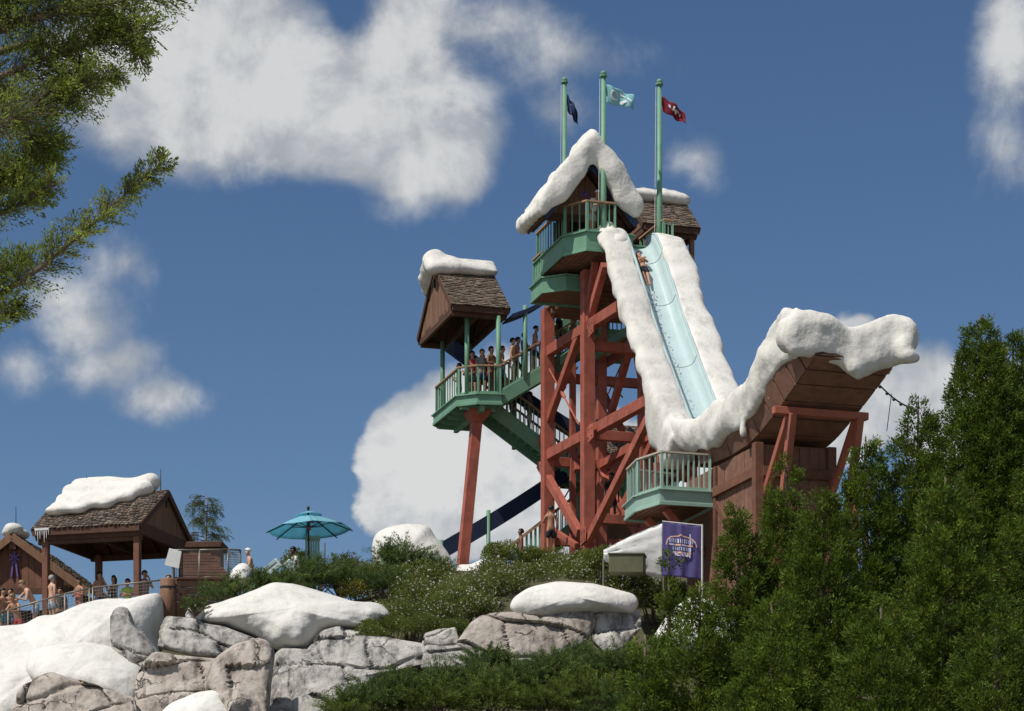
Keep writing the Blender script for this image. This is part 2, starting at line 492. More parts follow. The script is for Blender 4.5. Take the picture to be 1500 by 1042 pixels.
def shingles(parent, r0, r1, e0, e1, course=.13, width=.14, thick=.032, seed=1, name='shingles', over=.03):
    """one roof slope between ridge r0-r1 and eave e0-e1, laid in overlapping courses"""
    rnd = random.Random(seed)
    r0, r1, e0, e1 = map(Vector, (r0, r1, e0, e1))
    nrm = (r1 - r0).cross(e0 - r0).normalized()
    if nrm.z < 0: nrm = -nrm
    L = ((e0 - r0).length + (e1 - r1).length) / 2; n = max(3, int(L / course))
    V, F, T = [], [], []

    def pt(s, t): return (r0.lerp(r1, s)).lerp(e0.lerp(e1, s), t)
    for c in range(n):
        t0, t1 = c / n, (c + 1) / n
        wlen = (pt(1, t1) - pt(0, t1)).length; s = -rnd.random() * width / wlen
        while s < 1:
            ds = width * rnd.uniform(.65, 1.35) / wlen
            a, b = max(0, s) + .004, min(1, s + ds) - .004
            s += ds
            if b - a < .01: continue
            j = rnd.uniform(-.10, .14) / n; lift = thick * rnd.uniform(.8, 1.8)
            tt0, tt1 = t0, t1 + j + .25 / n
            lo = .004
            q = [pt(a, tt0) + nrm * lo, pt(b, tt0) + nrm * lo, pt(b, tt1) + nrm * lift, pt(a, tt1) + nrm * lift,
                 pt(b, tt1) + nrm * (lift - thick), pt(a, tt1) + nrm * (lift - thick)]
            k = len(V); V += [tuple(x) for x in q]
            F += [(k, k + 1, k + 2, k + 3), (k + 3, k + 2, k + 4, k + 5), (k + 1, k + 4, k + 2, k + 2), (k, k + 3, k + 5, k + 5)]
            g = rnd.uniform(.55, 1.35); w = rnd.uniform(-.08, .08)
            T += [(g * (1 + w), g, g * (1 - w))] * 4
    V = np.array(V); cen = V.mean(axis=0)
    # degenerate quads -> triangles
    me = bpy.data.meshes.new(name)
    ff = [tuple(dict.fromkeys(f)) for f in F]
    me.from_pydata((V - cen).tolist(), [], ff)
    at = me.attributes.new('tint', 'FLOAT_COLOR', 'FACE')
    c = np.ones((len(ff), 4), dtype=np.float32); c[:, :3] = np.array(T); at.data.foreach_set('color', c.ravel())
    me.materials.append(M['shingle'])
    return put(name, me, parent, cen, kind='stuff')


def boards(parent, o, ax, nrm, s0, s1, bot, top, width=.2, thick=.03, m='wood', seed=0, gap=.012, name='board'):
    """upright boards from s0 to s1 along ax, each an object; bot(s), top(s) give heights above o"""
    rnd = random.Random(seed); o = Vector(o); ax = Vector(ax).normalized(); nrm = Vector(nrm).normalized()
    n = max(1, round((s1 - s0) / width)); w = (s1 - s0) / n
    for i in range(n):
        a, b = s0 + i * w + gap / 2, s0 + (i + 1) * w - gap / 2
        k = rnd.uniform(-.006, .006); mid = (a + b) / 2
        prof = [(a, bot(a)), (b, bot(b)), (b, top(b)), (mid, top(mid)), (a, top(a))]
        if prof[2][1] - prof[1][1] < .005 and prof[4][1] - prof[0][1] < .005 and prof[3][1] - bot(mid) < .03: continue
        poly = [o + ax * s + ZX * max(z, bot(s) + .002) + nrm * k for s, z in prof]
        MB().prism(poly, nrm * thick).build(name, M[m], parent)


def part_beam(parent, name, p, q, w, h, m, side=None, bevel=.012):
    return MB().beam(p, q, w, h, side).build(name, M[m], parent, bevel=bevel)

# ------------------------------------------------------------ ground and hillside
def build_ground():
    xs = np.concatenate([np.linspace(-900, -60, 15), np.linspace(-56, 56, 113), np.linspace(60, 900, 15)])
    ys = np.concatenate([np.linspace(-300, 30, 12), np.linspace(32, 120, 89), np.linspace(124, 2500, 22)])
    V = []
    for y in ys:
        for x in xs:
            z = terrain_z(x, y)
            z *= 1 - sst(y, 104, 150)
            z *= 1 - sst(abs(x), 30, 58)
            V.append((x, y, z))
    nx = len(xs); F = [(j * nx + i, j * nx + i + 1, (j + 1) * nx + i + 1, (j + 1) * nx + i) for j in range(len(ys) - 1) for i in range(nx - 1)]
    o = put('ground', np_mesh('ground', V, F, M['grass'], smooth=True)); o['kind'] = 'structure'


build_ground()
pv = MB().box((0, -40, .03), Vector((120, 0, 0)), Vector((0, 79, 0)), Vector((0, 0, .03))).build('bounce_walkway', M['concrete']); pv['kind'] = 'structure'  # unseen pale paving, added to bounce fill light up onto the undersides


def resample(pts, n, rnd=.0):
    pts = [Vector((p[0], p[1], 0)) for p in pts]
    seg = [(pts[(i + 1) % len(pts)] - pts[i]).length for i in range(len(pts))]
    tot = sum(seg); out = []
    for k in range(n):
        t = tot * k / n; i = 0
        while t > seg[i]: t -= seg[i]; i += 1
        out.append(pts[i].lerp(pts[(i + 1) % len(pts)], t / seg[i]))
    for _ in range(1 if rnd == 0 else int(rnd)):
        out = [(out[i - 1] + out[i] * 2 + out[(i + 1) % n]) / 4 for i in range(n)]
    return out


def boulder(name, label, cat, outline, Y, bulge, depth, m, lean=.9, snow=False, seed=0, group=None, n=None, amp=None):
    """a solid lump: the outline seen from the path, a domed or blocky front and a back of its own depth"""
    w = max(p[0] for p in outline) - min(p[0] for p in outline)
    n = n or int(min(170, max(44, w * .62)))
    ol = resample(outline, n, 4 if snow else 1)
    c = sum(ol, Vector()) / n
    ym = c.y
    pw = 2.0 if snow else 4.0
    bulge *= 1.0 if snow else 1.5
    L = max(8, n // 7) if snow else max(16, n // 4)
    rings = []
    for k in range(5): s = [.05, .45, .8, .95, .985][k]; rings.append((s, depth * (1 - s ** 2.2) ** .6))
    rings.append((1.0, 0.0))
    for k in range(1, L + 1):
        a = k / L * (math.pi / 2); s = math.cos(a)
        rings.append((max(s, .004), -bulge * (1 - max(s, 0) ** pw) ** (1 / pw)))
    V, F = [], []
    rf = random.Random(seed * 31 + 5)
    xs0, xs1 = min(p.x for p in ol), max(p.x for p in ol); ys0, ys1 = min(p.y for p in ol), max(p.y for p in ol)
    planes = [(rf.uniform(xs0, xs1), rf.uniform(ys0, ys1), rf.uniform(.55, 1.1), rf.uniform(-1.3, 1.3), rf.uniform(-1.0, 1.5)) for _ in range(13)]
    tlt, ph1, ph2 = rf.uniform(-.35, .35), rf.random() * 9, rf.random() * 9
    amp = amp if amp is not None else (.06 if snow else .12)
    for s, off in rings:
        for p in ol:
            q = c + (p - c) * s
            y0 = Y + lean * (ym - q.y) / FPX * Y
            w0 = P(q.x, q.y, y0); w0.y += off
            sp = w0 + Vector((seed * 7.3, 0, seed))
            if snow:
                d = amp * 1.6 * fnoise(sp, .7, 3) + amp * .55 * fnoise(sp, 2.6, 3) + amp * .45 * noise.ridged_multi_fractal(Vector((sp.x * .8, sp.y * .8, sp.z * 2.0)), 1.0, 2.1, 3, 1.0, 2.0)
            else:
                fd = fnoise(sp, 1.1, 5)
                d = amp * .55 * fd + amp * .30 * noise.ridged_multi_fractal(sp * 1.5, 1.0, 2.1, 4, 1.0, 2.0)
                # bedding joints and upright joints: each block stands a little further out or in
                nq = .38 * noise.noise(sp * .7)
                qa = sp.z * 1.05 + sp.x * tlt + nq + ph1; ka = math.floor(qa); fa = qa - ka
                qb = sp.x * .62 + .5 * nq + ka * .37 + sp.z * .18 + ph2; kb = math.floor(qb); fb = qb - kb
                blk = amp * 1.5 * noise.cell(Vector((ka * 3.7 + .5, kb * 5.3 + .5, seed + .5)))
                d += blk + amp * .9 * (1 - fa) * 0 - amp * .9 * max(0, 1 - min(fa, 1 - fa) / .06) - amp * .9 * max(0, 1 - min(fb, 1 - fb) / .05)
                if off < 0:                     # chiselled faces: the front is cut back by the nearest plane
                    sc = Y / FPX
                    cut = min(h0 * bulge + (q.x - x0) * sc * gx - (q.y - y0) * sc * gy * -1 for x0, y0, h0, gx, gy in planes)
                    cut = max(cut, -off * .30)
                    w0.y += max(0, -off - cut)
            fade = 1 if off < 0 else .35
            w0 += Vector(((q.x - c.x) * .0009, -1, -(q.y - ym) * .0012)) * d * fade
            V.append(w0)
    for r in range(len(rings) - 1):
        for i in range(n):
            F.append((r * n + i, r * n + (i + 1) % n, (r + 1) * n + (i + 1) % n, (r + 1) * n + i))
    F.append(tuple(range(n))[::-1]); F.append(tuple(range((len(rings) - 1) * n, len(rings) * n)))
    mb = MB(); mb.add(V, F)
    o = mb.build(name, m, None, smooth=True, base=True)
    if not snow:
        at = o.data
        if hasattr(at, 'set_sharp_from_angle'): at.set_sharp_from_angle(angle=R(38))
    return tag(o, label, cat, group)


def hillside():
    S, RK, RP = M['snowdk'], M['rock'], M['rockpink']
    b = boulder
    b('snow_bank', 'broad sculpted white snow slope below the queue railing', 'snow bank',
      [(-70, 925), (0, 920), (45, 916), (65, 901), (90, 903), (125, 886), (150, 881), (200, 878), (225, 873), (238, 868), (240, 905), (228, 935), (246, 985), (235, 1010), (215, 1060), (205, 1110), (-70, 1110)], 68.5, 2.6, 4.5, S, .9, True, 1, amp=.10)
    b('snow_mound', 'rounded white snow hump bulging over the low grey rocks', 'snow mound',
      [(38, 978), (44, 955), (70, 945), (130, 941), (168, 950), (207, 975), (214, 990), (200, 1032), (120, 1022), (60, 1010), (44, 992)], 65.6, 1.0, 2.0, S, .9, True, 2, amp=.07)
    b('rock_fin', 'upright grey rock fin standing in the snow slope', 'rock',
      [(163, 905), (166, 893), (178, 888), (188, 890), (196, 918), (215, 935), (229, 955), (222, 970), (205, 968), (195, 978), (178, 968), (164, 960)], 66.0, .55, 1.2, RK, .4, False, 3)
    b('rock_block', 'long grey rock slab tucked under the big snow mound', 'rock',
      [(232, 950), (236, 920), (245, 904), (285, 907), (300, 914), (330, 919), (380, 938), (352, 960), (318, 964), (280, 961)], 66.9, .7, 1.6, RK, .5, False, 4)
    b('rock_block', 'wide tan rock with a flat slanting top between snow and round boulder', 'rock',
      [(194, 1075), (198, 990), (215, 970), (228, 957), (270, 961), (322, 965), (318, 990), (308, 1015), (290, 1035), (250, 1075)], 64.6, .8, 2.0, RP, .5, False, 5)
    b('boulder', 'tall rounded tan boulder leaning on the grey rock wall', 'boulder',
      [(303, 1005), (316, 966), (345, 946), (383, 935), (397, 942), (403, 955), (397, 1000), (393, 1060), (345, 1060), (326, 1025)], 63.4, .95, 1.5, RP, .5, False, 6, amp=.07)
    b('rock_block', 'cracked grey and pink rock at the foot of the snow hump', 'rock',
      [(2, 1075), (28, 1012), (55, 990), (75, 984), (88, 988), (140, 1004), (198, 1022), (204, 1075)], 63.4, .7, 1.8, RP, .5, False, 7)
    b('snow_mound', 'small smooth white snow cap low between two tan rocks', 'snow mound',
      [(205, 1080), (248, 1032), (290, 1014), (320, 1011), (338, 1030), (362, 1080)], 62.6, .7, 1.5, S, .6, True, 8)
    b('rock_wall', 'wide fissured grey rock wall beside the tall rounded boulder', 'rock',
      [(392, 1080), (401, 960), (412, 949), (450, 951), (475, 926), (500, 920), (530, 927), (560, 933), (592, 940), (626, 945), (640, 952), (640, 972), (600, 978), (562, 988), (545, 1000), (545, 1080)], 65.9, 1.0, 2.2, RK, .6, False, 9)
    b('rock_block', 'low flat grey rock ledge at the foot of the fissured wall', 'rock',
      [(420, 1080), (428, 1024), (480, 1010), (520, 998), (546, 1002), (540, 1030), (530, 1080)], 64.0, .6, 1.2, RK, .5, False, 10)
    b('snow_mound', 'big white snow mound with a pointed crest below the aqua umbrella', 'snow mound',
      [(288, 906), (299, 890), (325, 884), (360, 871), (400, 855), (430, 857), (480, 871), (520, 883), (562, 886), (575, 905), (540, 925), (478, 928), (450, 954), (405, 953), (378, 934), (330, 919), (300, 915)], 68.0, 1.5, 3.0, S, 1.1, True, 11, amp=.09)
    b('snow_mound', 'tiny white snow lump beside the brown log post', 'snow mound',
      [(270, 902), (279, 888), (292, 886), (301, 895), (295, 910), (275, 910)], 67.4, .3, .6, S, .5, True, 12, n=40)
    b('rock_block', 'small wedge of pale grey rock between wall and capped boulder', 'rock',
      [(617, 944), (622, 928), (645, 921), (668, 920), (674, 945), (650, 950)], 66.4, .45, 1.0, RK, .5, False, 13, n=56)
    b('rock_block', 'pale broken rock under the small grey wedge', 'rock',
      [(616, 980), (624, 946), (655, 949), (690, 944), (694, 970), (670, 990)], 65.7, .5, 1.0, RK, .5, False, 14, n=60)
    b('boulder', 'large pinkish grey boulder carrying a thick snow slab', 'boulder',
      [(666, 946), (690, 912), (706, 902), (745, 899), (800, 904), (832, 894), (866, 894), (872, 915), (858, 945), (815, 965), (770, 975), (735, 975), (695, 962)], 65.8, .95, 2.0, RP, .5, False, 15)
    b('boulder', 'grey split boulder under the right end of the snow slab', 'boulder',
      [(864, 905), (880, 886), (938, 893), (940, 920), (915, 950), (888, 960), (866, 940)], 65.9, .6, 1.5, RK, .5, False, 16, n=64)
    b('snow_slab', 'thick white snow slab resting on the pinkish grey boulder', 'snow slab',
      [(745, 891), (751, 877), (775, 862), (815, 853), (870, 856), (930, 871), (937, 885), (928, 900), (885, 896), (840, 903), (800, 906), (760, 903)], 66.1, .8, 1.6, S, .5, True, 17)
    b('snow_boulder', 'big rounded white snow boulder beside the navy canopy', 'snow boulder',
      [(544, 805), (547, 785), (560, 775), (590, 768), (629, 769), (636, 785), (646, 796), (662, 818), (668, 850), (600, 860), (550, 840)], 75.5, 1.1, 2.0, S, .4, True, 18)
    b('snow_boulder', 'low white snow lump at the foot of the red leaning column', 'snow boulder',
      [(660, 850), (670, 826), (690, 829), (706, 819), (723, 821), (740, 840), (735, 870), (680, 872)], 75.2, .6, 1.4, S, .4, True, 19)
    b('snow_boulder', 'white snow lump in front of the person with the white cap', 'snow boulder',
      [(334, 856), (339, 836), (351, 825), (364, 826), (371, 841), (366, 860)], 71.5, .45, .9, S, .4, True, 20, n=40)
    b('snow_mound', 'white snow mound glimpsed through the shorter cedars', 'snow mound',
      [(955, 935), (985, 890), (1010, 875), (1045, 880), (1078, 905), (1080, 950), (1000, 960)], 63.5, .7, 1.5, S, .6, True, 21)
    b('snow_mound', 'white snow mound glimpsed deep behind the tall cedars', 'snow mound',
      [(1090, 985), (1150, 930), (1200, 905), (1260, 905), (1330, 950), (1340, 1010), (1120, 1020)], 64.5, .8, 1.8, S, .6, True, 22)


hillside()

# ------------------------------------------------------------ slide tower: timber frame
GZ = 14.0                                      # ground under the tower
VL, VR, UB, UF = 1.85, 3.85, -1.76, 2.66       # frame lines


def tower_frame():
    t = thing('slide_tower_frame', 'tall red brown timber trestle carrying the summit deck', 'tower', W(.5, 2.8, GZ))
    def post(u, v, z1, w=.36): part_beam(t, 'post', W(u, v, GZ - .3), W(u, v, z1), w, w, 'red', VX)
    post(UB, VL, 24.6, .40); post(UF, VL, 24.7, .40)
    post(UB, VR, 24.6, .34); post(UF, VR, 24.5, .34)
    post(UB + .1, 2.75, 23.5, .2)
    post(UB, 5.6, 24.4, .30); post(UF, 5.6, 24.4, .30)
    def bm(name, p, q, v, w, h, du=0):
        a, b = PV(*p, v), PV(*q, v); part_beam(t, name, a, b, w, h, 'red', VX)
    # left face, as the photo shows it
    e = VL - .03
    bm('beam', (797, 520), (907, 450), e + .06, .26, .36)
    bm('beam', (797, 671), (954, 585), e + .06, .26, .36)
    bm('brace', (792, 650), (848, 492), e + .05, .22, .30)
    bm('brace', (857, 490), (886, 388), e + .02, .22, .28)
    bm('brace', (791, 680), (849, 782), e + .03, .22, .32)
    bm('brace', (858, 800), (955, 604), e - .03, .22, .30)
    bm('brace', (800, 770), (845, 800), e + .05, .16, .2)
    part_beam(t, 'strut', W(9.4, VL, 16.9), W(9.4, VL, GZ), .22, .22, 'red', VX)
    part_beam(t, 'base_block', W(UF, VL, GZ - .2), W(UF, VL, 15.2), .5, .62, 'red', VX)
    # rear frame line
    f = VR
    bm('beam', (862, 524), (932, 482), f, .24, .30)
    bm('beam', (866, 545), (940, 500), f + .3, .24, .26)
    bm('beam', (866, 690), (966, 632), f, .24, .30)
    bm('beam', (860, 716), (950, 664), f + .2, .24, .26)
    bm('brace', (892, 616), (926, 500), f, .20, .30)
    bm('brace', (929, 500), (945, 580), f, .20, .26)
    bm('brace', (859, 660), (934, 782), f, .20, .28)
    bm('brace', (845, 690), (838, 640), f - 1, .18, .2)
    bm('brace', (955, 600), (972, 680), f, .22, .28)
    bm('brace', (868, 545), (912, 632), f + .5, .18, .24)
    bm('brace', (905, 760), (960, 640), f, .20, .26)
    bm('beam', (864, 772), (936, 728), f, .22, .28)
    bm('brace', (866, 640), (946, 592), f + .4, .2, .26)
    for z in (16.4, 19.2, 22.2):
        for u in (UB, UF): part_beam(t, 'cross_beam', W(u, VL, z), W(u, 5.6, z), .24, .32, 'red', UX)
    part_beam(t, 'cross_beam', W(9.3, VL, 17.05), W(9.3, 4.4, 17.05), .26, .34, 'red', UX)
    for u0, u1 in ((UB, UF),):
        for z0, z1 in ((16.6, 19.0), (19.4, 22.0)):
            part_beam(t, 'brace', W(u0, 5.6, z0), W(u1, 5.6, z1), .18, .24, 'red', VX)
    # knee plates and thin tie rods with turnbuckles
    for (p, q, v) in (((803, 538), (848, 622), VL), ((846, 538), (806, 600), VR - .4), ((877, 545), (912, 582), 5.5), ((912, 530), (884, 592), 5.5), ((862, 668), (822, 738), VR - .3)):
        a, b = PV(*p, v), PV(*q, v)
        r = MB().tube([a, b], .03, 6).build('tie_rod', M['red'], t)
        d = (b - a).normalized(); c = (a + b) / 2
        MB().tube([c - d * .22, c - d * .14, c + d * .14, c + d * .22], [.03, .065, .065, .03], 8).build('turnbuckle', M['red'], r)
    for (px, py) in ((866, 634), (866, 480), (855, 785)):
        c = PV(px, py, e - .18)
        g = MB().prism([c + UX * a + ZX * b for a, b in ((-.28, -.3), (.28, -.22), (.3, .26), (-.26, .3))], VX * -.03).build('knee_plate', M['red'], t, bevel=.01)
        for a, b in ((-.16, -.14), (.16, -.12), (.16, .14), (-.16, .16)):
            MB().ball(c + UX * a + ZX * b - VX * .045, .03, seg=6, ring=4).build('bolt', M['red'], g)
    # plank ceiling under the summit floor, with joists
    fl = MB().prism([W(-1.9, 1.75, 24.55), W(2.8, 1.75, 24.55), W(2.8, 5.3, 24.55), W(-1.9, 5.3, 24.55)], ZX * .12).build('floor', M['soffit'], t)
    for k in range(9):
        u = -1.75 + k * .55
        part_beam(t if False else fl, 'joist', W(u, 1.8, 24.43), W(u, 5.2, 24.43), .09, .24, 'soffit', UX, 0)
    for v in (2.3, 3.2):
        part_beam(t, 'green_joist', W(-1.5, v, 22.75), W(2.6, v, 22.75), .14, .3, 'green', VX)


def deck_slab(parent, poly, z, h, m='green', lip=.04, under='soffit', name='deck'):
    """floor slab with a painted fascia board along every edge, plank soffit below"""
    d = MB().prism([W(u, v, z - h + .06) for u, v in poly], ZX * (h - .08)).build(name, M[under], parent)
    n = len(poly); cu = sum(p[0] for p in poly) / n; cv = sum(p[1] for p in poly) / n
    for i in range(n):
        a, b = poly[i], poly[(i + 1) % n]
        pa, pb = W(a[0], a[1], z - h / 2), W(b[0], b[1], z - h / 2)
        d_ = (pb - pa).normalized(); out = d_.cross(ZX); mid = (pa + pb) / 2 - W(cu, cv, z)
        if out.dot(mid) < 0: out = -out
        part_beam(d, 'fascia', pa + out * .03 - d_ * .03, pb + out * .03 + d_ * .03, .05, h, m, out, .006)
        part_beam(d, 'fascia_cap', pa + out * .06 + ZX * (h / 2 + .012) - d_ * .07, pb + out * .06 + ZX * (h / 2 + .012) + d_ * .07, .14, .045, m, out, .006)
        part_beam(d, 'fascia_foot', pa + out * .055 - ZX * (h / 2 - .03) - d_ * .05, pb + out * .055 - ZX * (h / 2 - .03) + d_ * .05, .055, .10, m, out, .006)
    return d


def summit_deck():
    z = 25.55
    t = thing('summit_deck', 'green railed lookout deck at the top of the tall slide', 'deck', W(2.5, 1.8, 24.6))
    poly = [(.2, .82), (3.25, .82), (4.05, 1.35), (4.05, 2.9), (.2, 2.9)]
    d = deck_slab(t, poly, z, .62)
    for k in range(12):                         # planks seen from below
        v = .95 + k * .165
        u1 = 3.9 if v > 1.35 else 3.3 + (v - .82) * 1.2
        part_beam(d, 'soffit_plank', W(.3, v, z - .60), W(u1, v, z - .60), .145, .03, 'soffit', VX, 0)
    railing(t, [W(.2, .86, z), W(3.22, .86, z), W(4.0, 1.38, z), W(4.0, 2.35, z)], 1.05, .17, 'green', 'rail')
    for u, v in ((3.22, .86), (4.0, 1.38)): part_beam(t, 'corner_post', W(u, v, z), W(u, v, z + 1.02), .10, .10, 'green', VX)
    part_beam(t, 'bracket', W(2.75, VL, 23.4), W(3.45, VL, 24.8), .2, .24, 'red', VX)
    # second, lower landing at the back corner
    l = thing('stair_landing', 'small green landing tucked below the summit deck corner', 'landing', W(1.0, 1.2, 24.2))
    poly2 = [(.1, .72), (1.35, .72), (1.9, 1.35), (1.9, 2.4), (.1, 2.4)]
    deck_slab(l, poly2, 24.72, .5)
    railing(l, [W(.12, 1.6, 24.72), W(.12, .76, 24.72), W(1.0, .76, 24.72)], .98, .16, 'green', 'rail')


def summit_cabin():
    va, zr = 1.66, 28.05                        # ridge line
    t = thing('summit_cabin', 'brown gabled cabin under thick snow at the top of the tower', 'cabin', W(.8, va, 25.55))
    hw, drop = 1.62, 1.92
    u0, u1 = 1.75, 3.5
    # roof boards
    for s in (-1, 1):
        r = MB().prism([W(u0, va, zr), W(u1, va, zr), W(u1, va + s * hw, zr - drop), W(u0, va + s * hw, zr - drop)], ZX * .12).build('roof', M['wooddk'], t)
        for k in range(4):
            u = u0 + .2 + k * .42
            part_beam(r, 'rafter', W(u, va + s * .1, zr - .16), W(u, va + s * (hw - .06), zr - drop - .03), .08, .16, 'wooddk', UX, 0)
        part_beam(t, 'rake_board', W(u1 + .04, va, zr - .02), W(u1 + .04, va + s * hw, zr - drop - .02), .05, .26, 'rakeblue', UX)
        part_beam(t, 'eave_board', W(u0, va + s * hw, zr - drop + .02), W(u1, va + s * hw, zr - drop + .02), .05, .24, 'wooddk', VX)
    # gable boards set back under the rake
    ug = 2.9
    g = MB().beam(W(ug, va - 1.32, 26.33), W(ug, va + 1.32, 26.33), .16, .24, UX).build('gable_beam', M['wooddk'], t)
    boards(g, W(ug, va, 26.4), VX, UX, -1.3, 1.3, lambda s: 0, lambda s: max(0, 1.50 - 1.17 * abs(s)), .19, .04, 'wood', 3)
    em = MB()
    for a in range(6):
        th = a * math.pi / 3
        em.beam(W(ug + .07, va, 27.15), W(ug + .07, va, 27.15) + (VX * math.sin(th) + ZX * math.cos(th)) * .16, .05, .04, UX)
    em.beam(W(ug + .07, va, 27.0), W(ug + .07, va - .02, 26.62), .08, .05, UX)
    em.build('gable_emblem', M['purple'], t)
    # posts, walls and back room
    for u, v in ((ug, 1.0), (ug, va + 1.3), (1.95, 1.0), (1.95, va + 1.3)):
        part_beam(t, 'post', W(u, v, 25.55), W(u, v, 26.45), .2, .2, 'wooddk', VX)
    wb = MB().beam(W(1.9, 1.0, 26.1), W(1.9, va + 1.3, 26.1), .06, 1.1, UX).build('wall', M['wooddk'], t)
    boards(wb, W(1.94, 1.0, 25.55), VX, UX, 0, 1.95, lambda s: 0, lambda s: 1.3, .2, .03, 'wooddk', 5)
    # the snow lies in a thick quilt over both slopes and curls over the front edge
    mb = MB(); th = .62
    for s in (-1, 1):
        e = 1.0 if s < 0 else .88
        a0, b0 = W(u0 - .12, va, zr + .06), W(u1 + .3, va, zr + .06)
        a1, b1 = W(u0 - .12, va + s * (hw + .12) * e, zr - (drop + .02) * e), W(u1 + .3, va + s * (hw + .12) * e, zr - (drop + .02) * e)
        mb.prism([a0, b0, b1, a1], ZX * th * 1.3)
        chain(mb, [(a1 + ZX * .28, .26, .26, .28), (b1 + ZX * .26, .28, .28, .34)], 5)
        chain(mb, [(b0 + ZX * .44, .26, .28, .54), (b0.lerp(b1, .3) + ZX * .36, .28, .28, .62), (b0.lerp(b1, .6) + ZX * .26, .3, .3, .74), (b0.lerp(b1, .8) + ZX * .28, .28, .28, .58), (b1 + ZX * .30, .3, .3, .44)], 5)
    chain(mb, [(W(u0, va, zr + .50), .3, .34, .26), (W(u1 - .5, va, zr + .58), .3, .36, .34), (W(u1 + .15, va, zr + .78), .22, .22, .36)], 5)
    mb.ball(W(u1 - .5, va - .8, zr - .45), .5, .45, .32); mb.ball(W(u1 - .9, va + .7, zr - .35), .45, .45, .3); mb.ball(W(u1 - .5, va - 1.35, zr - 1.25), .42, .45, .36)
    snow_obj('snow_cover', mb, t, voxel=.075, amp=.13, smooth_it=12, seed=3, freq=.8)


def gable_roof_v(t, u0, u1, v0, v1, zr, ze, seed, over=.0, soffit='wooddk', W=None, UX=UX, VX=VX):
    """small shelter roof with its ridge across the slide; returns nothing, adds parts to t"""
    W = W or globals()['W']
    um = (u0 + u1) / 2
    k = .10
    for s, ue in ((1, u1), (-1, u0)):
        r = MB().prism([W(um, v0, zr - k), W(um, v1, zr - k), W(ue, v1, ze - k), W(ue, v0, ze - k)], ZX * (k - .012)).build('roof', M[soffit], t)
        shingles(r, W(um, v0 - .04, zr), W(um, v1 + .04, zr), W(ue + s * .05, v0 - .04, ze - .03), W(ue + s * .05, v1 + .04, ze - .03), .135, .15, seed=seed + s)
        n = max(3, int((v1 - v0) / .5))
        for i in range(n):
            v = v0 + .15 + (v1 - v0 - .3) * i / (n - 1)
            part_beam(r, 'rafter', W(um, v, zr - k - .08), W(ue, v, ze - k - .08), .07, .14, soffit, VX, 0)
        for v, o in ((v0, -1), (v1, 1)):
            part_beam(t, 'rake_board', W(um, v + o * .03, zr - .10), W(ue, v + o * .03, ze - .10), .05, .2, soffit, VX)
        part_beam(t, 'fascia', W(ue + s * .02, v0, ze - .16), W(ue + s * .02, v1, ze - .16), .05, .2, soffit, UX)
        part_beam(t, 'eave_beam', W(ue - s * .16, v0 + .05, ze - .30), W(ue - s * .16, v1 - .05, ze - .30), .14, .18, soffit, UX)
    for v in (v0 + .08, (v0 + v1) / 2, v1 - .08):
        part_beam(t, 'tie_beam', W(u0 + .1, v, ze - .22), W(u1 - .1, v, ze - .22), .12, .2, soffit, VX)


def slide_shelter():
    u0, u1, v0, v1, zr, ze = -1.1, 2.0, 4.1, 6.12, 28.15, 26.75
    t = thing('slide_top_shelter', 'brown shingled shelter with a snow ridge beside the slide entrance', 'shelter', W(.5, 5.1, 25.0))
    gable_roof_v(t, u0, u1, v0, v1, zr, ze, 21)
    um = (u0 + u1) / 2
    g = MB().beam(W(u0 + .1, v0 + .12, ze - .1), W(u1 - .1, v0 + .12, ze - .1), .08, .14, VX).build('gable_beam', M['wooddk'], t)
    boards(g, W(um, v0 + .08, ze - .05), UX, -VX, -1.4, 1.4, lambda s: 0, lambda s: max(0, (1 - abs(s) / 1.55) * 1.3), .19, .03, 'wood', 6)
    for u in (u0 + .2, u1 - .2):
        for v in (v0 + .2, v1 - .2): part_beam(t, 'post', W(u, v, 24.7), W(u, v, ze - .3), .16, .16, 'wood', VX)
    mb = MB(); rnd = random.Random(4)
    for i in range(9):
        v = v0 + .05 + (v1 - v0) * .93 * i / 8
        for s in (-1, 0, 1): mb.ball(W(um + s * .28, v, zr + .10 - abs(s) * .16), .30, .30, .2 * rnd.uniform(.8, 1.3), 10, 6)
    snow_obj('snow_cap', mb, t, voxel=.07, amp=.06, seed=5, freq=1.0, smooth_it=12)
    # entrance deck of the slide with its own green railing
    d = thing('slide_entrance_deck', 'green railed entrance platform behind the slide lip', 'deck', W(2.4, 4.0, 24.7))
    deck_slab(d, [(1.2, 3.0), (3.6, 3.0), (3.6, 4.6), (1.2, 4.6)], 25.35, .5)
    railing(d, [W(3.5, 4.25, 25.35), W(1.4, 4.2, 25.35)], 1.02, .17, 'green', 'rail')
    railing(d, [W(3.55, 4.25, 25.35), W(3.55, 4.55, 25.35)], 1.02, .17, 'green', 'rail')


# ------------------------------------------------------------ the slide
PROF = [(3.3, 25.80), (3.9, 25.72), (4.35, 25.40), (4.8, 24.86), (5.6, 23.78), (6.85, 22.05), (8.2, 20.38), (9.4, 18.95), (10.2, 18.05), (10.9, 17.4), (11.6, 17.0)]


def prof_at(t):                                # smooth curve through the rim line
    x = t * (len(PROF) - 1); i = min(int(x), len(PROF) - 2); f = x - i
    p = [PROF[max(0, min(len(PROF) - 1, k))] for k in (i - 1, i, i + 1, i + 2)]
    r = []
    for a in range(2):
        c = [q[a] for q in p]
        r.append(.5 * ((2 * c[1]) + (-c[0] + c[2]) * f + (2 * c[0] - 5 * c[1] + 4 * c[2] - c[3]) * f * f + (-c[0] + 3 * c[1] - 3 * c[2] + c[3]) * f ** 3))
    return r


